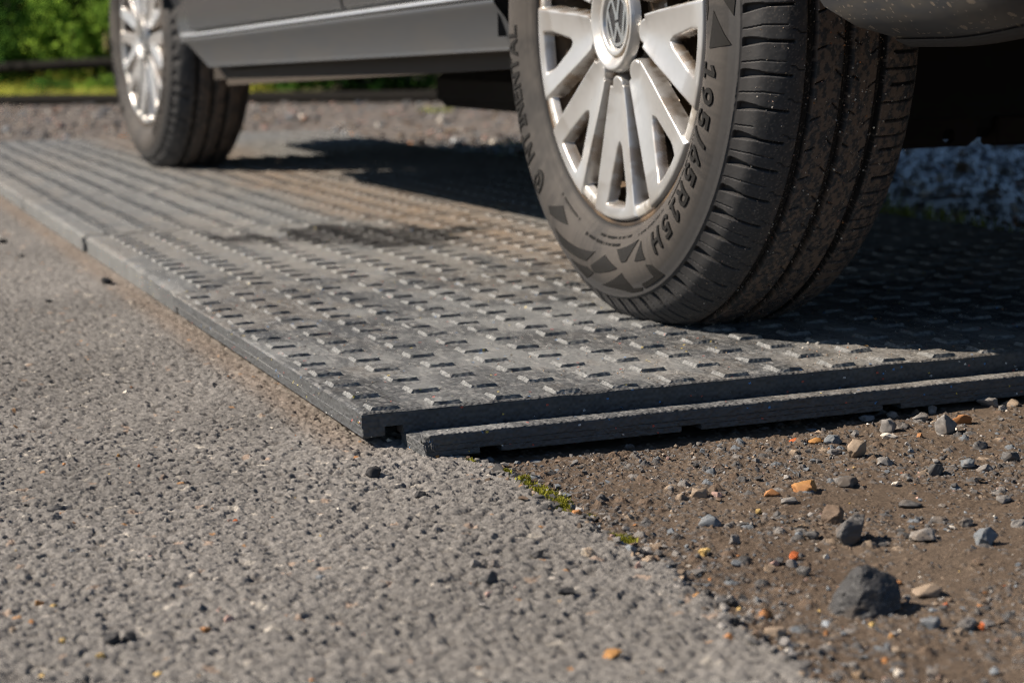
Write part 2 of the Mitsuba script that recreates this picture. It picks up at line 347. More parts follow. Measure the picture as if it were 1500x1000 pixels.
def wet_gravel():
    r = np.random.default_rng(36); n = 6500
    x = r.uniform(.1, 4.0, n); y = -.86 - 2.2 * r.uniform(0, 1, n) ** 1.3
    s = np.exp(r.normal(np.log(.014), .45, n)).clip(.006, .04)
    m, c = scatter(np.stack([x, y, ZG - .004 - s * .1], -1), s, r.uniform(.5, .9, n), pick_cols(n, [('dk', 30), ('gy', 30), ('bg', 20), ('pa', 8), ('tn', 8), ('br', 12)], r), r)
    tag(put('damp_gravel', m, 'm_wet', False, c), 'damp dark gravel lying in the shade under the far side of the car', 'gravel', kind='stuff')
wet_gravel()

# moss along the asphalt edge and beside the mats
def moss():
    r = np.random.default_rng(35)
    pts = []
    def strip(x0, x1, w, n, dy=0.0):
        t = r.uniform(0, 1, n); x = x0 + (x1 - x0) * t
        y = edge_y(x) - .004 + dy + r.normal(0, 1, n) * w * np.sin(np.pi * np.clip(t, .05, .95))
        keep = fb(np.stack([x * 60, y * 60, x * 0], -1), 2, 91) > .2
        pts.append(np.stack([x[keep], y[keep]], -1))
    strip(-.422, -.440, .005, 600); strip(-.443, -.615, .0045, 12000, -.003); strip(-.655, -.685, .003, 900, -.004)
    xy = np.vstack(pts); z, _, _ = surface(xy[:, 0], xy[:, 1]); n = len(xy)
    h = r.uniform(.0012, .004, n); a = r.uniform(0, 2 * np.pi, n); w = r.uniform(.0005, .0011, n)
    lean = r.normal(0, .35, (n, 2)) * h[:, None]
    b = np.stack([xy[:, 0], xy[:, 1], z - .0005], -1); d = np.stack([np.cos(a) * w, np.sin(a) * w, a * 0], -1)
    tip = b + np.stack([lean[:, 0], lean[:, 1], h], -1)
    v = np.stack([b - d, b + d, tip], 1).reshape(-1, 3); f = np.arange(3 * n).reshape(-1, 3)
    c = np.repeat(lerp([.11, .12, .012], [.26, .25, .03], r.uniform(0, 1, n)), 3, 0)
    tag(put('moss', (v, f), 'm_plant', False, c), 'thin strip of yellow green moss along the asphalt edge', 'moss', kind='stuff')
    # clumps beside the far side of the mats
    P = []
    for cx, cy, s, n in ((.62, -.9, .05, 160), (.95, -.96, .08, 260), (1.5, -1.0, .12, 300), (.4, -.9, .06, 120), (2.3, -1.1, .15, 300), (4.25, -.05, .07, 220), (4.3, .1, .05, 120), (6.2, -1.9, .08, 120), (7.0, -2.6, .08, 120), (3.4, -1.3, .12, 160)):
        P.append(np.stack([cx + r.normal(0, s, n), cy + r.normal(0, s * .5, n)], -1))
    xy = np.vstack(P); z, _, _ = surface(xy[:, 0], xy[:, 1]); n = len(xy)
    h = r.uniform(.01, .035, n); a = r.uniform(0, 2 * np.pi, n); w = r.uniform(.002, .004, n); lean = r.normal(0, .5, (n, 2)) * h[:, None]
    b = np.stack([xy[:, 0], xy[:, 1], z - .002], -1); d = np.stack([np.cos(a) * w, np.sin(a) * w, a * 0], -1)
    v = np.stack([b - d, b + d, b + np.stack([lean[:, 0], lean[:, 1], h], -1)], 1).reshape(-1, 3); f = np.arange(3 * n).reshape(-1, 3)
    c = np.repeat(lerp([.14, .18, .03], [.4, .42, .08], r.uniform(0, 1, n)), 3, 0)
    tag(put('weed', (v, f), 'm_plant', False, c), 'sparse yellow green weeds in the gravel along the far edges of the mats', 'weeds', kind='stuff')
moss()

# ---------------------------------------------------------------- single stones on the dirt and the asphalt
def rock_mesh(w, h, seed, sharp=1.0):
    r = np.random.default_rng(seed)
    n = 16; p = r.normal(size=(n, 3)); p /= np.linalg.norm(p, axis=1, keepdims=True); p *= r.uniform(.8, 1, (n, 1))
    m = trimesh.convex.convex_hull(p)
    for _ in range(3 if w > .02 else 2): m = m.subdivide()
    v = np.array(m.vertices)
    if w > .008:
        nrm = v / np.linalg.norm(v, axis=1, keepdims=True)
        v = v + nrm * ((fb(v * 2.2 + seed, 3, seed) - .5) * .34 + (fb(v * 8 + seed, 2, seed + 1) - .5) * .1)[:, None]
    v -= v.mean(0); ext = np.ptp(v, axis=0)
    a = r.uniform(0, 2 * np.pi); 
    v[:, :2] = v[:, :2] @ np.array([[np.cos(a), -np.sin(a)], [np.sin(a), np.cos(a)]])
    ext = np.ptp(v, axis=0); v = v / ext * [w * .8, w, h * 1.35]
    v[:, 2] -= v[:, 2].min() + h * .3
    return v, np.array(m.faces)

def big_rock():
    """the pyramid-shaped rock: blunt top left of the middle, long slope on the left, steep right side"""
    P = [(.02, 0, 1.0), (.13, .06, .95), (-.06, .1, .9), (-.30, -.12, .43), (-.34, .15, .40), (-.10, -.30, .60), (.12, -.36, .50), (.50, -.06, .66), (.40, .2, .66), (.53, -.22, .40), (.30, -.38, .34), (-.52, -.08, -.05), (-.46, .2, -.1),
         (-.38, -.34, -.05), (.05, -.47, -.05), (.42, -.36, -.05), (.53, .02, .06), (.46, .3, -.1), (.1, .45, .3), (-.2, .42, .2), (.1, .45, -.1)]
    m = trimesh.convex.convex_hull(np.array([(d, -a, b) for a, d, b in P]))
    for _ in range(5): m = m.subdivide()
    v = np.array(m.vertices); n = v - [0, 0, .3]; n /= np.linalg.norm(n, axis=1, keepdims=True)
    v = v + n * ((fb(v * 3.0 + 3, 3, 5) - .5) * .06 + (fb(v * 10, 3, 6) - .5) * .045 - .05 * sm(.62, .72, fb(v * 5 + 9, 2, 8)))[:, None]
    return v * [.036, .041, .0272], np.array(m.faces)

def stone_color(v, key, seed):
    c = np.array(PAL[key]); P = v * 140 + seed
    t = fb(P, 3, seed); t2 = fb(P * 4, 2, seed + 3)
    col = c * (0.7 + .6 * t)[:, None] * (0.85 + .3 * t2)[:, None]
    if key in ('dk', 'gy', 'bg'): col = lerp(col, [.3, .29, .27], sm(.62, .72, t2) * .4); col = lerp(col, [.14, .105, .075], sm(.5, .75, fb(P * .6, 2, seed + 7)) * .5)
    if key in ('og', 'tn', 'pa'): col = lerp(col, [.36, .19, .06] if key == 'og' else [.34, .24, .15], sm(.5, .7, fb(P * .5, 2, seed + 9)) * .7)
    return np.clip(col, 0, .8)

ROCKS = [
 (-0.8635, 0.2344, 34.7, 27.8, 'dk', 'large dark grey pyramid-shaped rock on the brown dirt, biggest stone of all'),
 (-0.7335, 0.1617, 25.5, 17.6, 'dk', 'rough round dark grey stone in front of a brown lump on the dirt'),
 (-0.6882, 0.1479, 21.0, 11.9, 'br', 'brown earthy lump touching the back of the rough dark stone'),
 (-0.7519, 0.1201, 22.0, 6.6, 'gy', 'long flat grey stone to the right of the rough dark stone'),
 (-0.7779, 0.091, 15.7, 10.9, 'bg', 'bluish grey pointed stone near the right edge of the dirt'),
 (-0.6117, 0.1246, 19.5, 8.3, 'og', 'orange brown flint with a bright orange end on the dirt'),
 (-0.593, 0.1999, 13.5, 7.3, 'tn', 'tan angular pebble left of the orange flints'),
 (-0.5975, 0.1878, 8.2, 3.9, 'pk', 'small pinkish pebble beside the tan angular pebble'),
 (-0.6126, 0.1538, 13.0, 4.8, 'og', 'flat bright orange flint chip left of the brown flint'),
 (-0.6061, 0.088, 16.8, 7.9, 'dk', 'dark grey humped stone behind the rough dark stone'),
 (-0.6353, 0.1519, 12.8, 4.3, 'gy', 'small flat grey pebble behind and right of the blocky blue grey stone'),
 (-0.6686, 0.0749, 17.1, 5.2, 'dk', 'low dark grey slab-like stone behind the long flat grey stone'),
 (-0.687, 0.0098, 13.3, 4.8, 'gy', 'small flat grey pebble in front of the light-topped dark stone'),
 (-0.6641, 0.2267, 16.4, 7.3, 'bg', 'blocky blue grey stone with squared faces on the left of the dirt'),
 (-0.7078, 0.2328, 9.7, 6.6, 'gy', 'small grey pebble just in front of the blocky blue grey stone'),
 (-0.7162, 0.18, 12.5, 5.8, 'dk', 'small dark grey pebble just left of the rough round dark stone'),
 (-0.6914, 0.1749, 10.4, 3.2, 'tn', 'small flat tan pebble just behind and left of the rough round dark stone'),
 (-0.6489, 0.1832, 5.1, 3.3, 'ye', 'tiny yellow pebble just behind and right of the blocky blue grey stone'),
 (-0.7238, 0.2622, 8.6, 4.8, 'ye', 'yellow orange pebble on the dirt below the blocky blue grey stone'),
 (-0.7528, 0.2148, 6.4, 5.6, 'ro', 'round bright red orange pebble on the brown dirt'),
 (-0.7594, 0.1948, 4.3, 3.4, 'pa', 'tiny pale pebble just right of the round red orange pebble'),
 (-0.852, 0.1838, 16.7, 7.2, 'tn', 'smooth tan grey stone just right of the large pyramid-shaped rock'),
 (-0.7143, 0.0822, 12.8, 3.7, 'dk', 'small flat dark grey pebble behind the long flat grey stone'),
 (-0.7319, 0.0735, 11.8, 5.0, 'dk', 'small dark grey pebble just behind the bluish grey pointed stone'),
 (-0.7491, 0.0433, 11.7, 5.0, 'gy', 'small grey pebble behind and right of the bluish grey pointed stone'),
 (-0.9081, 0.2163, 12.7, 6.7, 'bg', 'bluish grey stone in front of the shadow of the large rock'),
 (-0.9163, 0.1993, 11.6, 6.7, 'bg', 'dark blue grey stone beside a small orange pebble in the front right'),
 (-0.915, 0.1848, 8.7, 3.8, 'gy', 'small grey pebble right of the large pyramid-shaped rock'),
 (-0.9205, 0.1928, 4.5, 4.1, 'ro', 'small orange pebble against the dark blue grey stone'),
 (-0.856, 0.2923, 9.2, 5.4, 'og', 'orange and cream pebble at the broken asphalt edge'),
 (-0.8876, 0.3035, 13.3, 5.2, 'tn', 'cream tan pebble lying at the asphalt edge, widest one there'),
 (-0.8898, 0.3319, 7.0, 3.7, 'og', 'small orange pebble just left of the cream tan pebble'),
 (-0.8245, 0.1861, 9.4, 2.4, 'og', 'flat orange sliver behind the large pyramid-shaped rock'),
 (-0.8773, 0.1871, 4.7, 2.7, 'ro', 'tiny red orange pebble just right of the large pyramid-shaped rock'),
 (-0.9622, 0.2963, 7.3, 5.5, 'tn', 'small tan pebble in front of the cream tan pebble'),
 (-0.9651, 0.2745, 5.6, 3.5, 'pa', 'small pale pebble in front and right of the cream tan pebble'),
 (-0.8931, 0.2448, 3.8, 3.0, 'ye', 'tiny yellow pebble just in front of the large pyramid-shaped rock'),
 (-0.9228, 0.2084, 4.8, 3.7, 'tn', 'tiny tan pebble in front and right of the large pyramid-shaped rock'),
 (-0.7669, 0.2245, 8.0, 5.1, 'bg', 'small bluish grey pebble just in front of the round red orange pebble'),
 (-0.7874, 0.2267, 9.5, 5.4, 'dk', 'small dark grey pebble just in front of the round red orange pebble'),
 (-0.7609, 0.2322, 6.8, 3.8, 'pk', 'small pinkish pebble just in front and left of the round red orange pebble'),
 (-0.7709, 0.2415, 6.7, 4.2, 'tn', 'small tan pebble just in front and left of the round red orange pebble'),
 (-0.7528, 0.2546, 7.6, 3.4, 'bg', 'small bluish grey pebble just left of the round red orange pebble'),
 (-0.9728, 0.2593, 7.0, 3.5, 'gy', 'small grey pebble in front and right of the cream tan pebble'),
 (-0.9186, 0.2488, 3.7, 3.3, 'og', 'tiny orange pebble in front of the large pyramid-shaped rock'),
 (-0.8955, 0.2759, 3.4, 2.6, 'og', 'tiny orange pebble just right of the cream tan pebble'),
 (-0.9166, 0.3105, 5.4, 2.9, 'pa', 'tiny pale pebble just in front of the cream tan pebble'),
 (-0.9023, 0.3196, 5.1, 3.6, 'gy', 'tiny grey pebble just in front and left of the cream tan pebble'),
 (-0.678, 0.0536, 5.7, 2.4, 'gy', 'small grey pebble in front of the light-topped dark stone'),
 (-0.8359, 0.2973, 3.1, 2.3, 'ye', 'tiny yellow pebble behind the cream tan pebble'),
 (-0.8117, 0.3119, 5.1, 3.2, 'og', 'tiny orange pebble right of the dark stone near the bottom middle'),
 (-0.8226, 0.2307, 4.0, 3.2, 'bg', 'tiny bluish grey pebble just behind the large pyramid-shaped rock'),
 (-0.5183, 0.0264, 17.0, 13.3, 'tn', 'pale orange rounded stone on the dirt in front of the mat'),
 (-0.4779, -0.0823, 20.7, 15.6, 'gy', 'grey block-shaped stone standing near the front edge of the mat'),
 (-0.4501, -0.0466, 14.1, 10.7, 'gy', 'tilted grey angular stone next to the front edge of the mat'),
 (-0.4726, 0.0204, 15.3, 8.2, 'bg', 'smooth blue grey stone left of the pale orange rounded stone'),
 (-0.4613, 0.0302, 13.8, 3.9, 'og', 'flat tan flake between an orange flake and a blue grey stone'),
 (-0.4502, 0.041, 11.6, 3.3, 'ro', 'flat reddish orange flake left of the tan flake'),
 (-0.4588, -0.1134, 14.2, 8.5, 'og', 'tan and orange stone behind the grey block-shaped stone'),
 (-0.4165, -0.1695, 17.1, 8.3, 'gy', 'rounded grey stone tucked close to the mat edge at the right'),
 (-0.4195, -0.1911, 17.2, 5.9, 'tn', 'flattish grey brown stone at the far right beside the mat'),
 (-0.593, 0.0044, 14.8, 9.2, 'dk', 'dark grey stone with a light top in the middle of the right dirt'),
 (-0.5534, 0.0233, 14.6, 6.2, 'gy', 'small grey pebble just in front of the pale orange rounded stone'),
 (-0.4718, -0.0328, 14.4, 4.4, 'pa', 'small flat pale pebble just left of the grey block-shaped stone'),
 (-0.4319, -0.0903, 14.4, 6.9, 'gy', 'small grey pebble just behind the grey block-shaped stone'),
 (-0.4108, -0.1152, 10.0, 7.6, 'gy', 'small grey pebble behind the grey block-shaped stone'),
 (-0.4118, -0.0509, 14.4, 5.8, 'bg', 'small bluish grey pebble behind and left of the grey block-shaped stone'),
 (-0.4102, -0.0755, 9.9, 5.8, 'gy', 'small grey pebble behind and left of the grey block-shaped stone'),
 (-0.5953, 0.0816, 15.4, 5.5, 'gy', 'small flat grey pebble left of the light-topped dark stone'),
 (-0.5382, -0.0746, 14.0, 6.5, 'dk', 'small dark grey pebble in front of the grey block-shaped stone'),
 (-0.505, 0.0372, 10.7, 4.8, 'bg', 'small bluish grey pebble just behind and left of the pale orange rounded stone'),
 (-0.447, -0.0615, 10.2, 5.1, 'gy', 'small grey pebble just behind and left of the grey block-shaped stone'),
 (-0.5868, -0.0304, 12.4, 6.2, 'bg', 'small bluish grey pebble just behind and right of the light-topped dark stone'),
 (-0.5855, -0.0682, 13.5, 7.3, 'dk', 'small dark grey pebble behind and right of the light-topped dark stone'),
 (-0.6003, -0.0356, 12.3, 5.6, 'gy', 'small grey pebble just right of the light-topped dark stone'),
 (-0.5372, -0.0454, 8.0, 3.7, 'gy', 'small grey pebble in front of the grey block-shaped stone'),
 (-0.5249, -0.0191, 5.4, 3.8, 'bg', 'tiny bluish grey pebble just right of the pale orange rounded stone'),
 (-0.4845, -0.0539, 5.0, 4.4, 'og', 'tiny orange pebble just in front and left of the grey block-shaped stone'),
 (-0.4524, -0.0129, 7.3, 5.6, 'gy', 'small grey pebble left of the grey block-shaped stone'),
 (-0.4338, -0.17, 8.2, 4.7, 'gy', 'small grey pebble behind and right of the grey block-shaped stone'),
 (-0.7423, 0.4154, 13.0, 8.1, 'dk', 'grey stone in front of two smaller ones on the grey asphalt'),
 (-0.7159, 0.4021, 8.7, 5.0, 'gy', 'right one of two small grey stones behind the larger asphalt stone'),
 (-0.7097, 0.412, 7.9, 5.8, 'gy', 'left one of two small grey stones behind the larger asphalt stone'),
 (-0.7043, 0.3693, 10.6, 5.5, 'dk', 'dark brown flat stone lying alone on the asphalt'),
 (-0.7853, 0.3819, 9.9, 5.5, 'bk', 'dark stone on the asphalt nearest to the bottom middle'),
 (-0.6114, 0.303, 8.8, 5.1, 'og', 'orange brown pebble at the end of the moss strip'),
 (-0.5072, 0.2904, 10.0, 5.0, 'gy', 'small grey stone on the dirt beside the moss strip'),
 (-0.7112, 0.3373, 9.0, 6.4, 'pa', 'pale grey stone half sunk in the asphalt edge'),
 (-0.7141, 0.3025, 8.2, 5.2, 'bk', 'small black pebble just right of the half sunk pale stone'),
 (-0.5223, 0.3846, 8.2, 4.4, 'bk', 'small black pebble in front and right of the black gravel chip'),
 (-0.5246, 0.3819, 4.8, 3.4, 'bk', 'tiny black pebble in front and right of the black gravel chip'),
 (-0.7452, 0.3187, 4.2, 4.2, 'pk', 'tiny pinkish pebble just in front and right of the half sunk pale stone'),
 (-0.6767, 0.306, 4.0, 4.0, 'pk', 'tiny pinkish pebble just behind the half sunk pale stone'),
 (-0.5461, 0.2874, 4.9, 3.9, 'pa', 'tiny pale pebble behind and left of the blocky blue grey stone'),
 (-0.6505, 0.2849, 6.8, 4.1, 'gy', 'small grey pebble left of the blocky blue grey stone'),
 (-0.5764, 0.3028, 6.7, 2.9, 'gy', 'small grey pebble behind and left of the blocky blue grey stone'),
 (-0.4707, 0.2629, 8.3, 2.1, 'bk', 'small flat black pebble right of the black gravel chip'),
 (-0.4579, 0.2902, 6.2, 3.1, 'gy', 'small grey pebble right of the black gravel chip'),
 (-0.4505, 0.3978, 12.7, 7.6, 'bk', 'black gravel chip on the asphalt in front of the mat corner'),
 (-0.3888, 0.3932, 4.8, 2.6, 'og', 'tiny orange pebble on the asphalt before the mat corner'),
 (-0.4113, 0.3346, 3.7, 2.1, 'og', 'tiny orange pebble behind and right of the black gravel chip'),
 (-0.3376, 0.3507, 5.5, 3.3, 'pa', 'white pebble in the gap under the mat corner'),
 (-0.4467, 0.6314, 13.4, 5.3, 'dk', 'flat dark stone lying on the asphalt at the left edge'),
 (-0.7619, 0.6407, 10.4, 6.7, 'bk', 'left half of a pair of dark stones at the bottom left'),
 (-0.7628, 0.6305, 8.9, 4.8, 'bk', 'right half of a pair of dark stones at the bottom left'),
 (-0.673, 0.6686, 5.2, 3.2, 'og', 'tiny orange pebble behind and left of the pair of dark stones'),
 (-0.683, 0.6614, 5.1, 2.4, 'ye', 'tiny yellow pebble behind and left of the pair of dark stones'),
 (-0.7115, 0.6775, 4.2, 3.4, 'og', 'tiny orange pebble well left of the larger grey asphalt stone'),
 (-0.7833, 0.6497, 6.2, 3.3, 'ye', 'small yellow pebble just in front of the pair of dark stones'),
 (-0.7621, 0.5893, 6.4, 2.6, 'og', 'small orange pebble right of the pair of dark stones'),
 (-0.6877, 0.5035, 6.6, 3.3, 'bg', 'small bluish grey pebble left of the larger grey asphalt stone'),
 (-0.7531, 0.5745, 6.5, 3.8, 'pk', 'small pinkish pebble behind and right of the pair of dark stones'),
 (-0.7507, 0.6657, 3.3, 3.0, 'ye', 'tiny yellow pebble just left of the pair of dark stones'),
 (-0.8243, 0.6272, 5.3, 2.8, 'ye', 'tiny yellow pebble in front and right of the pair of dark stones'),
 (-0.6212, 0.5219, 5.6, 2.6, 'gy', 'small grey pebble well behind and left of the larger grey asphalt stone'),
 (-0.566, 0.6257, 6.6, 1.8, 'pa', 'small flat pale pebble in front of the flat dark stone at the left edge'),
 (-0.5628, 0.634, 3.9, 3.1, 'bg', 'tiny bluish grey pebble in front of the flat dark stone at the left edge'),
 (0.783, 0.402, 15.7, 10.2, 'bk', 'black stone on the asphalt left of the mat edge, upper one'),
 (0.688, 0.3503, 12.6, 9.0, 'bk', 'black stone touching the long side of the mat'),
 (0.6497, 0.4947, 10.4, 4.3, 'bk', 'small black pebble well in front of the upper black stone'),
 (-0.2009, 0.593, 3.4, 1.7, 'og', 'tiny orange pebble well behind the flat dark stone at the left edge'),
 (-0.3049, 0.6042, 4.2, 2.1, 'og', 'tiny orange pebble behind the flat dark stone at the left edge'),
 (-0.2982, 0.5619, 3.2, 2.7, 'og', 'tiny orange pebble well left of the black gravel chip'),
 (-0.3467, 0.5543, 3.1, 3.1, 'ro', 'tiny red orange pebble behind the flat dark stone at the left edge'),
 (-0.8949, 0.4029, 11.0, 5.3, 'og', 'orange brown pebble at the very bottom of the asphalt'),
 (1.4103, 0.4745, 18.0, 7.9, 'bk', 'black stone at the far left edge of the asphalt'),
 (1.1952, 0.4675, 9.5, 5.3, 'bk', 'small black pebble well behind and left of the upper black stone'),
]

_rx, _ry = np.array([r_[0] for r_ in ROCKS]), np.array([r_[1] for r_ in ROCKS])
ROCKZ = np.array([surface(_rx + d, _ry + d)[0] for d in (-.004, 0, .004)])
for i, (x, y, w, h, ck, lab) in enumerate(ROCKS):
    z = ROCKZ[:, i].min()
    if i == 0: v, f = big_rock(); 
    else: v, f = rock_mesh(w / 1000, h / 1000, 300 + i)
    col = stone_color(v, ck, 40 + i)
    v = v + [x, y, z]
    if i == 0: col = col * [.55, .57, .6]
    kk = key_for('stone' if w > 8.5 else 'pebble')
    scene[kk] = mikit.ply((v, f), 'm_stone', smooth=(w > 12), color=col)
    on = 'asphalt' if y > edge_y(np.array([x]))[0] else 'brown dirt'
    tag(kk, lab, 'stone' if w > 8.5 else 'pebble', None if w > 20 else f'small stones lying loose on the {on}')

# ---------------------------------------------------------------- ground protection mats
def bump_piece(lx, ly, h, seed):
    """one raised stud of the tread, worn and slightly ragged; origin at its middle on the plate"""
    r = np.random.default_rng(seed)
    t = np.array([-.5, -.43, -.22, 0, .22, .43, .5]); ty = np.array([-.5, -.40, -.17, 0, .17, .385, .5])
    X, Y = np.meshgrid(t * lx, ty * ly, indexing='ij'); v = np.stack([X.ravel(), Y.ravel(), np.zeros(49)], -1)
    ring = np.array([[.5 if i in (0, 6) or j in (0, 6) else (.42 if i in (1, 5) or j in (1, 5) else .2) for j in range(7)] for i in range(7)]).ravel()
    z = np.where(ring > .49, -.0012, np.where(ring > .40, h * .93, h))
    z = z + np.where(ring < .45, r.normal(0, .00022, 49), 0)
    wear = r.uniform(0, 1)
    if wear < .6:                                   # a scuffed corner
        cx, cy = r.choice([-1, 1], 2); d = np.hypot(v[:, 0] / lx - .5 * cx, v[:, 1] / ly - .5 * cy); z = np.where((d < .45) & (ring < .49), z - .0012 * (1 - d / .45), z)
    v[:, :2] += r.normal(0, .0003, (49, 2)) * (ring > .4)[:, None]
    v[:, 2] = z
    return v, tris(grid_faces(7, 7))

def mesh_union(parts):
    return trimesh.util.concatenate([p if isinstance(p, trimesh.Trimesh) else trimesh.Trimesh(*p, process=False) for p in parts])

def rough_plate(x0, x1, y0, y1, z0, z1, sx, sy, ch=.0015, amp=.0006, seed=1):
    """a plate whose upper skin is a slightly uneven grid with softened, nicked edges"""
    xs = np.unique(np.r_[x0, x0 + ch, np.linspace(x0 + ch * 2, x1 - ch * 2, sx), x1 - ch, x1]); ys = np.unique(np.r_[y0, y0 + ch, np.linspace(y0 + ch * 2, y1 - ch * 2, sy), y1 - ch, y1])
    X, Y = np.meshgrid(xs, ys, indexing='ij'); n, m = X.shape
    P = np.stack([X.ravel(), Y.ravel(), np.zeros(n * m)], -1)
    e = np.minimum(np.minimum(P[:, 0] - x0, x1 - P[:, 0]), np.minimum(P[:, 1] - y0, y1 - P[:, 1]))
    z = z1 + amp * (fb(P * 28, 3, seed) - .5) * 2 + .0012 * (fb(P * 5, 2, seed + 1) - .5)
    z -= np.where(e < 1e-6, ch, np.where(e < ch * 1.1, ch * .3, 0)) * (0.5 + 1.0 * fb(P * 70, 2, seed + 2))
    top = np.stack([P[:, 0], P[:, 1], z], -1)
    V = [top]; F = [tris(grid_faces(n, m))]
    idx = np.arange(n * m).reshape(n, m)
    loop = np.r_[idx[:, 0], idx[-1, 1:], idx[-2::-1, -1], idx[0, -2:0:-1]]
    k = len(loop); mid = top[loop].copy(); mid[:, 2] = z1 - ch * 2.2; bot = top[loop].copy(); bot[:, 2] = z0
    nn = (fb(np.c_[bot[:, :2] * 60, np.zeros(k)], 2, seed + 5) - .5)
    V += [mid, bot]; a = n * m
    j = np.arange(k); j2 = (j + 1) % k
    F.append(tris(np.stack([loop[j2], loop[j], a + j, a + j2], -1))); F.append(tris(np.stack([a + j2, a + j, a + k + j, a + k + j2], -1)))
    V.append(np.array([[(x0 + x1) / 2, (y0 + y1) / 2, z0]])); F.append(np.stack([a + k + j, np.full(k, a + 2 * k), a + k + j2], -1)[:, [0, 2, 1]] * 1)
    m_ = trimesh.Trimesh(np.vstack(V), np.vstack(F), process=False)
    m_.fix_normals() if False else None
    return m_

YL, YR = .378, -.842
def near_mat():
    k = key_for('ground_mat')
    tag(k, 'nearest black plastic ground mat with a studded top and an open front edge', 'mat', 'ground mats laid in a row under the car')
    put(k + '__plate', rough_plate(-.353, .436, YR, YL, -.0125, 0, 190, 240, seed=3), 'm_mat', 35)
    # outer lip below the long side, with a moulding seam between its two layers
    put(k + '__side_lip', mesh_union([box(-.3515, .405, YL - .020, YL - .0008, -.0208, -.0115, .0007), box(-.352, .41, YL - .016, YL + .0007, -.0122, -.0105, .0004)]), 'm_mat', 30)
    put(k + '__front_wall', box(-.3524, -.335, YR + .003, .3435, -.0212, -.0118, .0006), 'm_mat', 30)
    # the tongue that the next mat would lap over, raised rib along its front
    L = -.43
    body = [box(-.3985, L * 0 - .26, YR + .02, .344, -.0285, -.0205, .0008)]
    feet = []
    ys = [.344]
    for c in (.29, .115, -.075, -.26, -.45, -.64): ys += [c + .009, c - .009]
    ys += [YR + .02]
    tongue = [box(-.4105, -.3475, YR + .02, .344, -.0240, -.0185, .0008)]
    for a, b in zip(ys[::2], ys[1::2]): tongue.append(box(-.4100, -.3480, b, a, -.0288, -.0236, .0006))
    put(k + '__tongue', mesh_union(tongue), 'm_mat', 30)
    # rib: rounded end, slightly uneven top
    n = 300; yy = np.linspace(.3445, YR + .02, n); prof = [(-.4112, -.0186), (-.4112, -.0118), (-.4106, -.0106), (-.4092, -.0100), (-.3945, -.0100), (-.3932, -.0106), (-.3928, -.0186)]
    v = np.array([[(px, y, pz) for px, pz in prof] for y in yy]); P = v.reshape(-1, 3)
    v = (P + np.stack([(fb(P * 60, 2, 5) - .5) * .0008, 0 * P[:, 0], (fb(P * 50, 2, 6) - .5) * .0009], -1)).reshape(n, -1, 3)
    w = np.clip((.3445 - yy) / .006, 0, 1); rnd = np.sqrt(1 - (1 - w) ** 2)
    cx = -.402
    v[:, :, 0] = cx + (v[:, :, 0] - cx) * (0.25 + .75 * rnd)[:, None]
    P = v.reshape(-1, 3); cap = np.array([[cx, .3447, -.0145]])
    f = tris(grid_faces(n, len(prof))); fc = np.stack([np.arange(len(prof) - 1), np.arange(1, len(prof)), np.full(len(prof) - 1, len(P))], -1)
    put(k + '__rib', (np.vstack([P, cap]), np.vstack([f, fc])), 'm_mat', 40)
    # torn plastic whisker at the end of the tongue
    r = np.random.default_rng(4); fr = []
    for _ in range(26):
        a = np.array([-.4108 + r.normal(0, .0015), .3405 + r.normal(0, .0025), -.0155 + r.normal(0, .001)]); d = np.array([-.002 - r.uniform(0, .002), r.normal(0, .002), -r.uniform(.004, .011)])
        s = r.uniform(.0003, .0008); e = np.array([0, s, 0]); fr.append(trimesh.Trimesh(np.array([a - e, a + e, a + d]), [[0, 1, 2]], process=False))
    put(k + '__frayed_edge', mesh_union(fr), 'm_mat')
    # studs
    variants = [mikit.ply(bump_piece(.0275, .0268, .0030, 50 + i), 'm_mat', smooth=25) for i in range(7)]
    r = np.random.default_rng(2); rest = []
    for j in range(23):
        for i in range(14):
            x, y = -.350 + .0137 + .0558 * i, .370 - .0134 - .0525 * j
            if x > .43 or y < YR + .015: continue
            to = T().translate([x + r.normal(0, .0004), y + r.normal(0, .0004), r.normal(0, .00015)]).rotate([0, 0, 1], float(r.normal(0, .5)))
            if len(rest) == 0 and j < 21: put(k + '__stud', None, None, to=to, dic=variants[int(r.integers(0, 7))])
            else: rest.append((x, y))
    ms = []
    for x, y in rest:
        v, f = bump_piece(.0275, .0268, .0030, int(r.integers(50, 57))); ms.append((v + [x, y, 0], f))
    if ms: tag(put(k + '__far_studs', mesh_union(ms), 'm_mat', 25), kind='stuff')
near_mat()

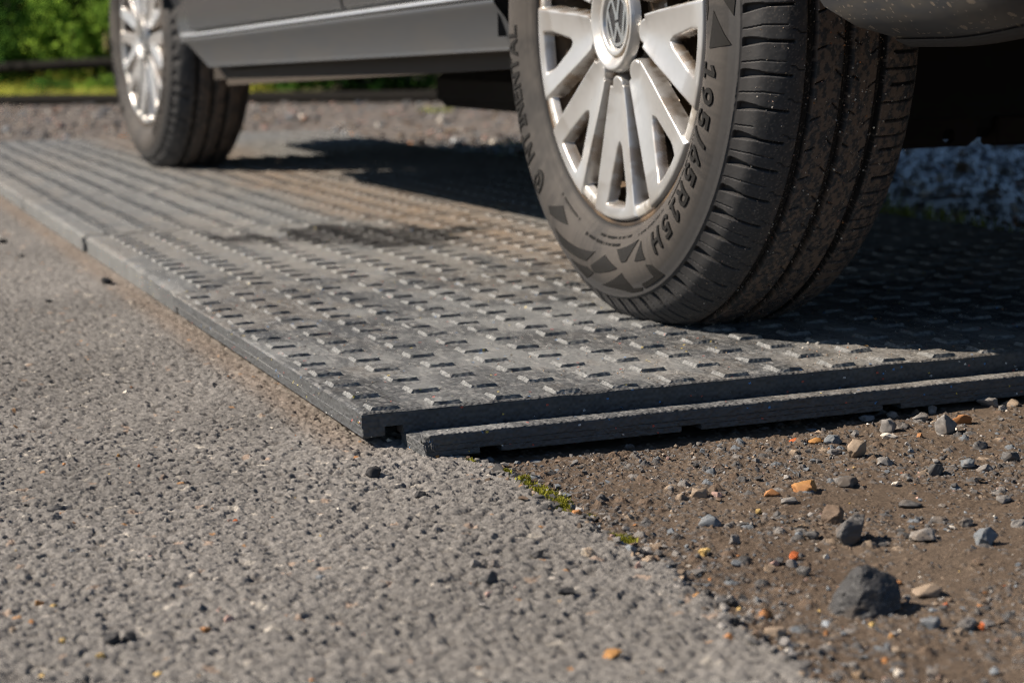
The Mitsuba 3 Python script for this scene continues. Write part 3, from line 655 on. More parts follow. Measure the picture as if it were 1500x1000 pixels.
def far_mat(x0, x1, z, yl, seed, detail, label, tilt=0.0, last=False):
    """a mat of the next kind along: longer studs across, rounded outer edge"""
    k = key_for('ground_mat')
    tag(k, label, 'mat', 'ground mats laid in a row under the car')
    p = rough_plate(x0 + (.003 if x0 < .5 else .011), x1 - .009, YR, yl, z - .012, z, 120 if detail else 70, 120 if detail else 80, ch=.004, amp=.0008, seed=seed)
    put(k + '__plate', p, 'm_mat', 40)
    put(k + '__side_lip', box(x0 + .02, x1 - .016, yl - .03, yl - .0012, z - .0285, z - .0105, .002), 'm_mat', 30)
    put(k + '__base', box(x0 + .05, x1 - .05, YR + .04, yl - .05, z - .0285, z - .0115, .002), 'm_mat', 30)
    r = np.random.default_rng(seed); rest = []
    variants = [mikit.ply(bump_piece(.0215, .0325, .0025, 80 + i), 'm_mat', smooth=25) for i in range(4)] if detail else None
    n = int((x1 - x0 - .03) / .05)
    for j in range(20):
        for i in range(n):
            x, y = x0 + .028 + .0113 + .05 * i, yl - .031 - .0162 - .0615 * j
            if y < YR + .02: continue
            if detail and j < 19 and not rest: put(k + '__stud', None, None, to=T().translate([x, y, z]), dic=variants[int(r.integers(0, 4))])
            else: rest.append((x, y))
    if rest:
        ms = []
        for x, y in rest:
            v, f = bump_piece(.0215, .0325, .0022, int(r.integers(80, 84))); ms.append((v + [x, y, z], f))
        tag(put(k + '__studs', mesh_union(ms), 'm_mat', 25), kind='stuff')
far_mat(.436, 1.185, .0005, .3715, 21, True, 'second black ground mat from the viewer, dusty, painted grey for sky sheen, with a dark wet stain')
far_mat(1.185, 2.0, .0002, .3735, 22, False, 'third ground mat from the viewer, painted pale grey for sky sheen')
far_mat(2.0, 2.79, .0006, .3725, 23, False, 'fourth ground mat from the viewer, just short of the far wheel')
far_mat(2.79, 3.58, .0002, .371, 24, False, 'fifth ground mat from the viewer, far wheel standing on its edge')
far_mat(3.58, 4.27, .0004, .372, 25, False, 'last ground mat in the row, ending against the pinkish gravel')

# sand grains lying on the mats
def mat_sand():
    r = np.random.default_rng(61); n = 5200
    x = r.uniform(-.345, .5, n); y = r.uniform(-.6, .37, n)
    P = np.stack([x, y, x * 0], -1)
    ok = r.uniform(0, 1, n) < .12 + .9 * sm(.5, .7, fb(P * 7, 3, 5)) + .9 * sm(.12, .0, np.hypot((x + .30) / 1.0, (y + .14) / 1.3))
    x, y = x[ok], y[ok]
    on = (np.abs(((x + .350) % .0558) - .0137) < .012) & (np.abs(((.370 - y) % .0525) - .0134) < .012)
    s = np.exp(r.normal(np.log(.0013), .4, len(x))).clip(.0006, .004)
    m, c = scatter(np.stack([x, y, .0002 + .0033 * on], -1), s, r.uniform(.5, .9, len(x)), pick_cols(len(x), [('tn', 40), ('pa', 20), ('gy', 20), ('og', 8), ('dk', 8), ('pk', 8)], r), r)
    tag(put('sand_grains', m, 'm_stone', False, c), 'loose tan sand grains sprinkled over the nearest mat', 'sand', kind='stuff')
    def one(name, x, y, l, w, col, lab, ang, cat):
        v = np.array(STONES[3].vertices) * [l / 2, w / 2, .0006]; a = ang; v[:, :2] = v[:, :2] @ np.array([[np.cos(a), np.sin(a)], [-np.sin(a), np.cos(a)]])
        kk = key_for(name); scene[kk] = mikit.ply((v + [x, y, .0012], STONES[3].faces), 'm_plant', color=np.tile(col, (len(v), 1))); tag(kk, lab, cat)
    one('dry_straw', -.270, -.135, .010, .002, (.4, .24, .1), 'short bit of dry straw on the shaded mat below the tyre', .4, 'straw')
    one('blue_chip', -.345, -.175, .005, .003, (.02, .08, .6), 'tiny bright blue plastic chip at the front edge of the mat', .2, 'chip')
mat_sand()

# ---------------------------------------------------------------- the car
CAR = 'car'
tag(CAR, 'grey metallic hatchback car parked across the black ground mats', 'car')
YC = -.8625                      # the car's middle line

# tyre section: (radius, lateral), outer bead to inner bead; lateral 0 = face of the wheel trim
TP = np.array([(.2065, -.020), (.2075, -.008), (.2120, -.0015), (.2200, .0030), (.2320, .0085), (.2480, .0115), (.2640, .0090), (.2740, .0045), (.2800, .0010), (.2880, -.0050), (.2970, -.0110), (.3045, -.0200), (.3110, -.0310),
               (.3150, -.0480), (.3168, -.0680), (.3173, -.0880), (.3168, -.1080), (.3152, -.1330), (.3118, -.1530), (.3030, -.1665), (.2880, -.1775), (.2700, -.1880), (.2480, -.1940), (.2250, -.1850), (.2080, -.1620)])
_ch = np.r_[0, np.cumsum(np.linalg.norm(np.diff(TP, axis=0), axis=1))]
_cs = CubicSpline(_ch, TP)
PITCH = np.array([.031, .026, .034, .030, .027, .035, .029, .033])

def side_y(r):
    """lateral position of the outer sidewall at radius r"""
    return np.interp(r, TP[:11, 0], PchipInterpolator(TP[:11, 0], TP[:11, 1])(TP[:11, 0])) if False else PchipInterpolator(TP[:11, 0], TP[:11, 1])(np.clip(r, .2066, .297))

def tread_depth(a, y):
    """how deep the tread is cut at arc length a and lateral y (flat arrays)"""
    d = np.zeros_like(a)
    for c in (-.0515, -.0875, -.1228):
        d = np.maximum(d, .0072 * sm(.0050, .0040, np.abs(y - c)))
    starts = np.r_[0, np.cumsum(np.tile(PITCH, 10))]; tot = starts[-1]
    am = np.mod(a, tot); i = np.searchsorted(starts, am, side='right') - 1; i = np.clip(i, 0, len(starts) - 2)
    u = am - starts[i]; p = np.tile(PITCH, 10)[i]
    # hockey-stick slots of the outer shoulder: wide wedge outside, narrow inside
    t = np.clip((-y + .012) / .048, 0, 1)                          # 0 at the outer end, 1 near the first groove
    c = .40 * p + .0045 * sm(.05, .5, t); hw = .0028 * (1 - sm(.28, .62, t)) + .0010
    inside = sm(-.0005, .0012, -y + .012) * sm(.0365, .0352, -y)
    d = np.maximum(d, .0048 * sm(hw + .0005, hw - .0005, np.abs(u - c)) * inside * (0.55 + .45 * sm(.0, .2, t)))
    # thin sipes between
    for c0, y0, y1, k in ((.86, .008, -.030, .004), (.86, -.034, -.046, -.003)):
        tt = np.clip((y0 - y) / (y0 - y1), 0, 1); c = c0 * p + k * sm(.2, .6, tt)
        d = np.maximum(d, .0016 * sm(.0006, .0003, np.abs(u - c)) * ((y < y0) & (y > y1)))
    for c0, y0, y1, k in ((.3, -.0565, -.066, .004), (.75, -.0755, -.0825, -.006), (.55, -.0925, -.1005, -.004), (.15, -.110, -.118, .006)):
        tt = np.clip((y0 - y) / (y0 - y1), 0, 1); c = c0 * p + k * tt
        d = np.maximum(d, .0032 * sm(.0010, .0005, np.abs(u - c)) * ((y < y0) & (y > y1)))
    for c0, hw, y0, y1 in ((.2, .0013, -.1345, -.168), (.7, .0006, -.1275, -.174)):
        d = np.maximum(d, .0042 * sm(hw + .0004, hw - .0004, np.abs(u - c0 * p)) * ((y < y0) & (y > y1)))
    return d

def tyre(fine, hub):
    if fine:
        s = np.unique(np.r_[np.linspace(_ch[0], _ch[8], 44), np.linspace(_ch[8], _ch[19], 190), np.linspace(_ch[19], _ch[-1], 18)])
        th = np.radians(np.r_[np.arange(-28, 98, .155), np.arange(98, 332, 1.5)])
    else:
        s = np.unique(np.r_[np.linspace(_ch[0], _ch[8], 16), np.linspace(_ch[8], _ch[19], 60), np.linspace(_ch[19], _ch[-1], 10)])
        th = np.radians(np.arange(0, 360, 1.25))
    pr = _cs(s); tg = _cs(s, 1); nr = np.stack([-tg[:, 1], tg[:, 0]], -1); nr /= np.linalg.norm(nr, axis=1, keepdims=True)   # (radial, lateral) outward
    if nr[len(nr) // 2, 0] < 0: nr = -nr
    A, S = np.meshgrid(th, np.arange(len(s)), indexing='ij')
    R, Y = pr[S, 0].ravel(), pr[S, 1].ravel(); nR, nY = nr[S, 0].ravel(), nr[S, 1].ravel(); a = A.ravel()
    dep = tread_depth(a * .317, Y) * (R > .283)
    rib = .0008 * np.exp(-((R - .2800) / .0009) ** 2) * (Y > -.05) + (.0005 * np.exp(-((R - .2232) / .0012) ** 2) + .0006 * np.exp(-((R - .2145) / .0008) ** 2) + .0004 * np.exp(-((R - .2178) / .0006) ** 2) + .0004 * np.exp(-((R - .2655) / .0005) ** 2)) * (Y > -.05)
    P = np.stack([np.cos(a) * .317, np.sin(a) * .317, Y], -1)
    # moulding vents and wear: small pits near the shoulder
    skin = .00025 * (fb(P * 240, 2, 3) - .5) * (R > .28)
    off = rib - dep + skin
    R2, Y2 = R + nR * off, Y + nY * off
    x, z = -R2 * np.sin(a), hub - R2 * np.cos(a)
    # loaded tyre: flat where it stands, the side bulging a little above that
    low = sm(.05, .0, z) * (np.cos(a) > .9)
    Y2 = Y2 + low * .004 * np.where(Y > YC * 0 - .0875, 1, -1) * sm(.317, .27, R)
    fl = .0034
    press = z < fl + .0015
    z = np.where(press, fl + .0015 * np.exp((z - fl - .0015) / .004) * 0 + np.maximum(z - fl, 0) * .4, z)
    v = np.stack([x, Y2, z], -1)
    # colours: tread with recess shade painted into its grooves, dusty sidewall, dried mud on the ribs
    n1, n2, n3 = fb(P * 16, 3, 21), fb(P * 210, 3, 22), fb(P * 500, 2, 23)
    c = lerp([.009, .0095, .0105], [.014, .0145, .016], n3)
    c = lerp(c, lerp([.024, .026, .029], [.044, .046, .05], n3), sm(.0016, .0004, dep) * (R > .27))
    dust = sm(.284, .258, R + .012 * (fb(P * 9, 2, 44) - .5)) * (Y > -.05)
    c = lerp(c, [.064, .057, .051], dust * (.25 + .75 * sm(.3, .65, n1 * .7 + .3 * n2)) * (.8 + .2 * n3) * sm(.2085, .2125, R))
    c = lerp(c, [.05, .048, .047], sm(.308, .285, R) * (Y > -.05) * (1 - dust) * (.35 + .5 * n1))
    mudw = sm(-.034, -.062, Y) * (R > .29) * sm(.0015, .0004, dep)
    mud = sm(.475, .565, n2 * .6 + n1 * .2 + n3 * .22) * mudw
    c = lerp(c, [.135, .10, .076], np.clip(mud, 0, 1) * (.55 + .45 * n3))
    sp = sm(.72, .78, nz(P * 700, 8)) * (R > .29) * .5
    c = lerp(c, [.16, .14, .12], sp * sm(.0, -.03, Y))
    return (v, tris(grid_faces(len(th), len(s), False) if False else np.vstack([grid_faces(len(th), len(s)), wrap_faces(len(th), len(s))]))), c

def wrap_faces(n, m):
    j = np.arange(m - 1); return np.stack([(n - 1) * m + j, j, j + 1, (n - 1) * m + j + 1], -1)

def on_sidewall(poly_v, phi0, r0, h, hub, lift=.0):
    """flat drawing (x along the rim clockwise, y outward, z thickness) laid on the outer sidewall"""
    ph = phi0 - poly_v[:, 0] / (r0 + h / 2); r = r0 + poly_v[:, 1]
    y = side_y(r) + poly_v[:, 2] + lift
    return np.stack([-r * np.sin(ph), y, hub - r * np.cos(ph)], -1)

def fine_mesh(m, e):
    v, f = trimesh.remesh.subdivide_to_size(np.array(m.vertices), np.array(m.faces), e)
    return v, f

def lettering(hub):
    out = []
    for ch, ph in zip('195/65R15H', (78.6, 73.6, 68.3, 63.9, 59.5, 54.6, 48.6, 43.2, 37.7, 31.4)):
        m = meshkit.text_mesh(ch, .0215, .0017, bold=True); m.apply_scale((1.03, 1, 1)); m.apply_translation((-m.bounds[:, 0].mean(), 0, 0))
        v, f = fine_mesh(m, .003); out.append((on_sidewall(v, math.radians(ph), .2355, .0215, hub, .0001), f))
    # maker's name running up the other side: C wrapped round the o, then the rest
    word = 'ONTINENTAL'
    for i, ch in enumerate(word):
        m = meshkit.text_mesh(ch, .021 if i else .0125, .0017, bold=True); m.apply_translation((-m.bounds[:, 0].mean(), 0, 0))
        v, f = fine_mesh(m, .003); out.append((on_sidewall(v, math.radians(-46.2 if i == 0 else -50.2 - 4.35 * i + (1.2 if i > 3 else 0)), .2375 if i else .2415, .021, hub, -.0003), f))
    a = np.radians(np.linspace(38, 322, 60)); w = .0023
    ring = Polygon(np.r_[np.stack([.0125 * np.cos(a), .0145 * np.sin(a)], -1), np.stack([(.0125 - 2 * w) * np.cos(a[::-1]), (.0145 - 2 * w) * np.sin(a[::-1])], -1)])
    m = trimesh.creation.extrude_polygon(ring, .0017, engine='earcut'); m.apply_translation((0, .0105, 0))
    v, f = fine_mesh(m, .003); out.append((on_sidewall(v, math.radians(-45.6), .2375, .021, hub, -.0003), f))
    return mesh_union(out)

ORN = [[(-36.7, 246.3), (-30.7, 226.9), (-23.5, 235.4), (-34.6, 251.9)], [(-31.0, 257.2), (-4.9, 236.6), (-9.9, 252.8), (-26.6, 266.6)], [(-22.0, 270.7), (-9.7, 258.0), (-5.8, 260.7), (-12.3, 276.3)],
       [(-7.9, 254.6), (0.5, 236.9), (8.6, 250.7), (-5.8, 260.7)], [(6.8, 230.4), (20.9, 228.1), (13.5, 245.9), (10.7, 245.7)], [(22.3, 231.4), (24.1, 254.2), (18.0, 249.2)],
       [(-8.9, 277.3), (10.2, 254.9), (13.2, 272.2), (17.3, 274.1), (16.4, 278.0), (3.6, 277.1)], [(22.9, 256.9), (25.5, 260.9), (28.1, 276.9), (17.7, 276.6), (17.5, 270.9), (23.8, 271.2)],
       [(104, 229), (93.8, 228.9), (88.8, 233.6), (91.7, 239.6), (99, 238)], [(91.5, 250.7), (83.3, 243.0), (83.9, 257.1), (84.7, 274.3), (86.7, 266.4)], [(99, 262), (93.1, 264.5), (89.7, 275.3), (92.9, 277.2), (99, 277)]]
def ornament(hub):
    out = []
    for poly in ORN:
        P = np.array([(-math.radians(p) * .25, r / 1000 - .22) for p, r in poly])
        pg = Polygon(P).buffer(0)
        for g in getattr(pg, 'geoms', [pg]):
            m = trimesh.creation.extrude_polygon(g.buffer(-.0006, join_style=2), .0012, engine='earcut')
            v, f = fine_mesh(m, .007)
            r = .22 + v[:, 1]; ph = -v[:, 0] / .25; y = side_y(r) + v[:, 2] - .0003
            out.append((np.stack([-r * np.sin(ph), y, hub - r * np.cos(ph)], -1), f))
    return out

def fine_print(hub):
    """rows of moulded print too small to read, as little raised bars"""
    r = np.random.default_rng(8); out = []
    for r0, a0, a1 in ((.2255, -14, 9), (.2185, -6, 14), (.2215, 19, 36), (.2205, -34, -20), (.2255, 40, 62)):
        ph = a0
        while ph < a1:
            w, h = r.uniform(.0009, .0016), r.uniform(.0022, .003)
            b = trimesh.creation.box((w, h, .0006)); v = np.array(b.vertices) + [0, h / 2, .0002]
            out.append((on_sidewall(v, math.radians(ph), r0, .003, hub), np.array(b.faces)))
            ph += math.degrees((w + (.0035 if r.uniform() < .17 else .0008)) / .222)
    return mesh_union(out)

def tread_grit(hub):
    r = np.random.default_rng(12); n = 1300
    a = np.radians(r.uniform(3, 96, n)); y = r.uniform(-.158, -.01, n); y = np.where(r.uniform(0, 1, n) < .4, -.09 + r.normal(0, .03, n), y)
    ys, rs = TP[9:20, 1][::-1], TP[9:20, 0][::-1]
    R = np.interp(y, ys, rs); d = tread_depth(a * .317, y); R = R - np.where(d > .002, d * r.uniform(0, 1, n), 0)
    s = np.exp(r.normal(np.log(.0013), .4, n)).clip(.0007, .0034)
    m, c = scatter(np.stack([-R * np.sin(a), y, hub - R * np.cos(a)], -1), s, np.ones(n), pick_cols(n, [('pa', 40), ('tn', 22), ('og', 8), ('gy', 24), ('pk', 6), ('ro', 2)], r), r)
    return m, c

# ---- wheel trim: nine Y-shaped spokes
def trim_sector(dphi, dr_):
    ph = np.radians(np.linspace(-20, 20, dphi)); r = np.r_[np.linspace(.046, .2035, dr_), .2045]
    A, Rr = np.meshgrid(ph, r, indexing='ij'); a, rr = A.ravel(), Rr.ravel()
    u = rr * np.sin(a); au = np.abs(u)
    gap = np.interp(rr, [.05, .06, .1, .15, .2], [.010, .0125, .0180, .0280, .0380])
    w = (2 * np.pi * rr / 9 - gap) / 2
    e = w - au                                                      # inside the spoke's outline: positive
    tip = .0125 - np.hypot(u, rr - .0675); e = np.where(rr < .0675, np.minimum(e, tip), e)
    ww = np.interp(rr, [.120, .125, .130, .170, .19], [-.004, .0022, .0052, .0190, .0225])
    win = np.minimum(np.minimum(ww - au, rr - .1215), .1885 - rr)   # inside the window: positive
    uw = np.clip(au / np.maximum(w, 1e-4), 0, 1)
    face = -.0015 - .0035 * sm(.2, .06, rr) - .0052 * (1 - uw ** 2) * sm(.2, .17, rr) * sm(.052, .075, rr)
    top = np.minimum(e, np.where(rr > .11, -win, 1))
    y = np.where(top > 0, face - .0016 * (1 - np.clip(top / .0028, 0, 1)) ** 2, face - .0016 + np.maximum(top, -.0032) / .0032 * np.where((rr > .118) & (win > -.002), .0085, .0150))
    rim = sm(.1885, .194, rr)
    lip = -.0105 + .0065 * np.sqrt(np.clip(1 - ((rr - .196) / .009) ** 2, 0, 1))
    y = np.where((top <= 0) & (rr > .1865), np.maximum(y, np.where(rr > .1865, -.012 + (lip + .012) * sm(.1865, .1915, rr), -1)), y)
    y = np.where(rr > .2002, np.minimum(np.maximum(y, lip), -.002 - .010 * sm(.2015, .2047, rr)), y)
    deep = (top < -.0031) & (rr > .088) & (rr < .1875)
    v = np.stack([-rr * np.sin(a), y, -rr * np.cos(a)], -1)
    # bright silver, brown brake dust in the slots, deepened to shade their walls
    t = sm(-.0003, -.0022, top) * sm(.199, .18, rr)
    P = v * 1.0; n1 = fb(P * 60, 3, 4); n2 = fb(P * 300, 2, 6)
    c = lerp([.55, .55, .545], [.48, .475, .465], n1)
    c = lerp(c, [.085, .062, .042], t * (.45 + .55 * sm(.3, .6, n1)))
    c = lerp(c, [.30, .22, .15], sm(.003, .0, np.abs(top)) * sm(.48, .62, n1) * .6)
    c = lerp(c, [.24, .2, .16], sm(.56, .7, fb(P * 22, 3, 12)) * .35)
    c = lerp(c, [.72, .69, .64], (top < 0) * sm(.187, .191, rr))
    c = lerp(c, [.30, .24, .17], (top < 0) * sm(.187, .190, rr) * sm(.5, .62, n1) * .5)
    q = grid_faces(len(ph), len(r)); q = q[~(deep[q].sum(1) >= 3)]
    return v, q, c

def wheel_trim(dphi, dr_):
    V, F, Cc = [], [], []; v, q, c = trim_sector(dphi, dr_)
    for k in range(9):
        a = k * 2 * np.pi / 9; ca, sa = np.cos(a), np.sin(a)
        w = v.copy(); w[:, 0], w[:, 2] = v[:, 0] * ca - v[:, 2] * sa, v[:, 0] * sa + v[:, 2] * ca
        F.append(tris(q) + k * len(v)); V.append(w); Cc.append(c * (0.95 + .1 * ((k * 7) % 5) / 5))
    hv, hf = lathe([(.053, -.010), (.0515, -.0045), (.0503, -.0005), (.0485, .0006), (.046, -.0002), (.0395, -.0048), (.0368, -.0066), (.0363, -.0060), (.0357, -.0042), (.0345, -.0036), (.0315, -.0042), (.0300, -.0052), (.0293, -.0085), (.028, -.0085), (.001, -.0085)], 120)
    n1 = fb(hv * 90, 3, 9); hc = lerp([.56, .55, .53], [.5, .49, .47], n1); hr = np.hypot(hv[:, 0], hv[:, 2]); hc = lerp(hc, [.38, .28, .17], sm(.003, .0, np.abs(hr - .037)) * sm(.35, .6, n1))
    F.append(hf + sum(map(len, V))); V.append(hv); Cc.append(hc)
    return (np.vstack(V), np.vstack(F)), np.vstack(Cc)

def stroke(p, q, w):
    p, q = np.array(p, float), np.array(q, float); d = (q - p) / np.linalg.norm(q - p); n = np.array([-d[1], d[0]]) * w / 2
    return Polygon([p - n, q - n, q + n, p + n])
def emblem_mesh():
    """ring with a V above a W"""
    from shapely import union_all
    from shapely.geometry import Point
    R = .0262; w = .0043
    V = [stroke((-.0098, .024), (-.0005, .0022), w), stroke((.0098, .024), (.0005, .0022), w), stroke((-.004, .0025), (.004, .0025), w * .9)]
    W = [stroke((-.0215, .0128), (-.0098, -.0215), w), stroke((-.0098, -.0215), (-.0002, -.0035), w), stroke((.0098, -.0215), (.0002, -.0035), w), stroke((.0215, .0128), (.0098, -.0215), w), stroke((-.004, -.0037), (.004, -.0037), w * .7)]
    disk = Point(0, 0).buffer(R, 48); ring = disk.difference(Point(0, 0).buffer(R - .0034, 48))
    shape = union_all(V + W).intersection(disk).union(ring).buffer(.0003).buffer(-.0003)
    ms = [trimesh.creation.extrude_polygon(g, .0016, engine='earcut') for g in getattr(shape, 'geoms', [shape])]
    m = mesh_union(ms); v = np.array(m.vertices); a = math.radians(7)
    x, z = v[:, 0] * math.cos(a) - v[:, 1] * math.sin(a), v[:, 0] * math.sin(a) + v[:, 1] * math.cos(a)
    return np.stack([-x, v[:, 2] - .0084, z], -1), np.array(m.faces)[:, ::-1]

def steel_wheel():
    d = m3.Manifold.revolve(m3.CrossSection([[(0, -.062), (.070, -.062), (.085, -.046), (.11, -.044), (.155, -.066), (.172, -.066), (.172, -.071), (.155, -.071), (.11, -.049), (.085, -.051), (.070, -.067), (0, -.067)]], m3.FillRule.NonZero if hasattr(m3.FillRule, 'NonZero') else m3.FillRule.Positive), 96)
    for k in range(9):
        a = 2 * math.pi * (k + .35) / 9
        d = d - m3.Manifold.cylinder(.2, .0165, .0165, 24).translate((.125 * math.cos(a), .125 * math.sin(a), -.15))
    mm = d.to_mesh(); v = np.array(mm.vert_properties[:, :3]); f = np.array(mm.tri_verts)
    v = np.stack([v[:, 0], v[:, 2], v[:, 1]], -1); f = f[:, ::-1]
    rv, rf = lathe([(.2105, -.014), (.2115, -.010), (.2095, -.0065), (.2050, -.006), (.2010, -.009), (.1960, -.014), (.186, -.022), (.178, -.03), (.172, -.05), (.172, -.12), (.19, -.16), (.208, -.165)], 120)
    return np.vstack([v, rv]), np.vstack([f, rf + len(v)])

def car_wheel(cx, hub, steer, side, fine):
    """side +1: towards the viewer, -1: the far side of the car. Whole wheel moved to its axle."""
    k = key_for(CAR + '__wheel') if (CAR + '__wheel__tyre') in scene else CAR + '__wheel'
    n = 0
    while (k + '__tyre') in scene:
        n += 1; k = f'{CAR}__wheel_{n:03d}'
    def place(v):
        v = np.array(v, float); v = v - [0, -.09, 0]
        c, s = math.cos(steer), math.sin(steer)
        v[:, :2] = v[:, :2] @ np.array([[c, s], [-s, c]])
        v = v + [cx, -.09, 0]
        if side < 0: v[:, 1] = 2 * YC - v[:, 1]
        return v
    def fl(f): f = np.array(f); return f if side > 0 else f[:, ::-1]
    def add(name, m, bsdf, smooth=True, color=None, lift=0):
        v, f = (np.array(m.vertices), np.array(m.faces)) if isinstance(m, trimesh.Trimesh) else m
        v = np.array(v) + [0, 0, lift]
        return put(f'{k}__{name}', (place(v), fl(f)), bsdf, smooth, color)
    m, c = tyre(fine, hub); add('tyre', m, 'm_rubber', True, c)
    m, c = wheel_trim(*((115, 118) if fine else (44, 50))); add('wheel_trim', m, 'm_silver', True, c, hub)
    sw = steel_wheel(); n1 = fb(sw[0] * 40, 3, 3); add('steel_rim', sw, 'm_under', 30 if False else True, lerp([.035, .03, .027], [.12, .085, .055], sm(.35, .65, n1)), hub)
    dr_ = lathe([(.001, -.075), (.115, -.075), (.122, -.08), (.122, -.13), (.05, -.13)], 64); add('brake_drum', dr_, 'm_dark', True, None, hub)
    add('emblem', emblem_mesh(), 'm_chrome', False, None, hub)
    add('emblem_plate', lathe([(.0282, -.0095), (.0280, -.0082), (.001, -.0082)], 64), 'm_dark', True, None, hub)
    if side > 0:
        add('lettering', lettering(hub), 'm_letter', 35)
        if fine:
            for om in ornament(hub): add('ornament', om, 'm_letter', 35)
    if fine:
        tag(add('fine_print', fine_print(hub), 'm_letter', False), kind='stuff')
        m, c = tread_grit(hub); tag(add('tread_grit', m, 'm_stone', False, c), kind='stuff')
    return k
car_wheel(0, HUB, 0.0, 1, True)
car_wheel(WB, HUB, math.radians(4.2), 1, False)
car_wheel(0, HUB, 0.0, -1, False)
car_wheel(WB, HUB, math.radians(-4.2), -1, False)

# ---- body
def man_poly(pts, h):
    p = Polygon(pts); p = p if p.exterior.is_ccw else Polygon(list(p.exterior.coords)[::-1])
    return m3.Manifold.extrude(m3.CrossSection([list(p.exterior.coords)[:-1]]), h)
def rounded(pts, r):
    return list(Polygon(pts).buffer(-r).buffer(r, 12).buffer(r * .3).buffer(-r * .3).exterior.coords)[:-1]
SIDE = [(-.80, .36), (-.82, .52), (-.80, .68), (-.77, .95), (-.56, 1.40), (-.42, 1.50), (.0, 1.53), (1.1, 1.53), (1.62, 1.46), (2.35, 1.06), (3.05, .95), (3.60, .86), (3.80, .70), (3.78, .52), (3.60, .46), (3.02, .44), (2.4, .292), (.4, .325), (-.45, .35)]
def body_shell():
    side = man_poly(SIDE, 2.4).rotate((90, 0, 0)).translate((0, .6, 0))
    half = [(-.032, .2), (-.022, .36), (.012, .45), (.032, .53), (.036, .78), (.012, .97), (-.17, 1.44), (-.26, 1.56)]
    fr = [(y, z) for y, z in half] + [(2 * YC - y, z) for y, z in half[::-1]]
    front = man_poly(fr, 6.0)                      # (y, z) along x
    front = front.transform(np.array([[0, 0, 1, -1.5], [1, 0, 0, 0], [0, 1, 0, 0]], float))
    plan = rounded([(-.82, .05), (3.82, .05), (3.82, 2 * YC - .05), (-.82, 2 * YC - .05)], .28)
    pl = man_poly(plan, 2.0)
    b = side ^ front ^ pl
    for cx in (0, WB):
        for y in (-.31, 2 * YC - .1):
            ra_ = .392 if cx == 0 else .352
            cyl = m3.Manifold.cylinder(.41, ra_, ra_, 72).rotate((90, 0, 0)).translate((cx, y + .41, HUB))
            b = b - cyl
    b = b - man_poly([(-.9, .1), (-.9, .66), (-.352, .66), (-.352, .3), (.352, .3), (.352, .1)][:4] + [(-.30, .1)], 2.6).rotate((90, 0, 0)).translate((0, .7, 0))   # room for the rear bumper
    return b
def man_mesh(b):
    mm = b.to_mesh(); return np.array(mm.vert_properties[:, :3]), np.array(mm.tri_verts)
put(CAR + '__body', man_mesh(body_shell()), 'm_paint', 30)

def sill_z(x): return np.interp(x, [.331, 1.069, 2.166], [.275, .261, .240])
def loft(prof, xs, zfun, front_cut=None, rear_cut=None):
    """profile [(y, dz)] drawn along x, its foot at zfun(x); the ends follow the wheel arches"""
    n, m = len(xs), len(prof); v = np.zeros((n, m, 3))
    for j, (y, dz) in enumerate(prof):
        x0 = xs[0] if rear_cut is None else rear_cut(dz); x1 = xs[-1] if front_cut is None else front_cut(dz)
        t = (xs - xs[0]) / (xs[-1] - xs[0]); x = x0 + (x1 - x0) * t
        v[:, j, 0] = x; v[:, j, 1] = y; v[:, j, 2] = zfun(x) + dz
    V = v.reshape(-1, 3); f = tris(grid_faces(n, m))
    caps = []
    for row in ((0, n - 1) if rear_cut is not rc else (n - 1,)):
        c = len(V) + len(caps); caps.append(v[row].mean(0)); idx = row * m + np.arange(m)
        f = np.vstack([f, np.stack([idx[:-1], idx[1:], np.full(m - 1, c)], -1)])
    return np.vstack([V, caps]), f
xs = np.linspace(.33, 2.15, 60)
def rc(dz): return math.sqrt(max(.352 ** 2 - 0, 0)) * 0 + np.interp(dz, [-.02, .0, .02, .06, .08, .12, .35, .7], [.335, .329, .360, .386, .388, .386, .352, .25])
def fc(dz): return np.interp(dz, [-.02, 0, .02, .06, .08, .12, .35, .7], [2.12, 2.131, 2.205, 2.308, 2.328, 2.365, 2.45, 2.5])
put(CAR + '__sill', loft([(-.09, .012), (-.044, .004), (-.0405, .0), (-.037, .0012), (-.0365, .0042), (-.0375, .0065), (-.034, .022), (-.028, .040), (-.0215, .052), (-.0195, .0565), (-.0185, .0595), (-.0195, .0625), (-.024, .0638)], xs, sill_z, fc, rc), 'm_paint', 40)
put(CAR + '__sill_highlight', loft([(-.028, .0642), (-.0195, .0648), (-.0155, .0672), (-.0160, .0705), (-.021, .0725), (-.030, .0728)], xs, sill_z, fc, rc), 'm_sill_highlight', 40)  # ledge coloured bright silver to paint in its sky reflection line
# doors, standing just proud of the shell above the sill
def door(x0, x1, first):
    t = np.linspace(0, 1, 30)
    pr = [(-.032, .0772), (-.0155, .0776), (-.0125, .0800), (-.0110, .088), (-.004, .13), (.032, .22), (.0405, .28), (.0405, .50), (.030, .64), (.018, .70)]
    rcd = (lambda dz: np.interp(dz, [.05, .1, .35, .6, .8], [.392, .392, .40, .42, .42])) if first else (lambda dz: x0)
    fcd = (lambda dz: x1) if first else (lambda dz: np.interp(dz, [.05, .12, .35, .5, .8], [2.19, 2.20, 2.21, 2.22, 2.22]))
    k = put(CAR + '__door', loft(pr, x0 + (x1 - x0) * t, sill_z, fcd, rcd), 'm_paint', 40)
    xm = x0 + .16 if first else x0 + .14
    put(k + '__handle', box(xm - .09, xm + .09, .040, .068, .80, .825, .008), 'm_paint', 30)
    return k
door(.30, 1.02, True); door(1.032, 2.2, False)
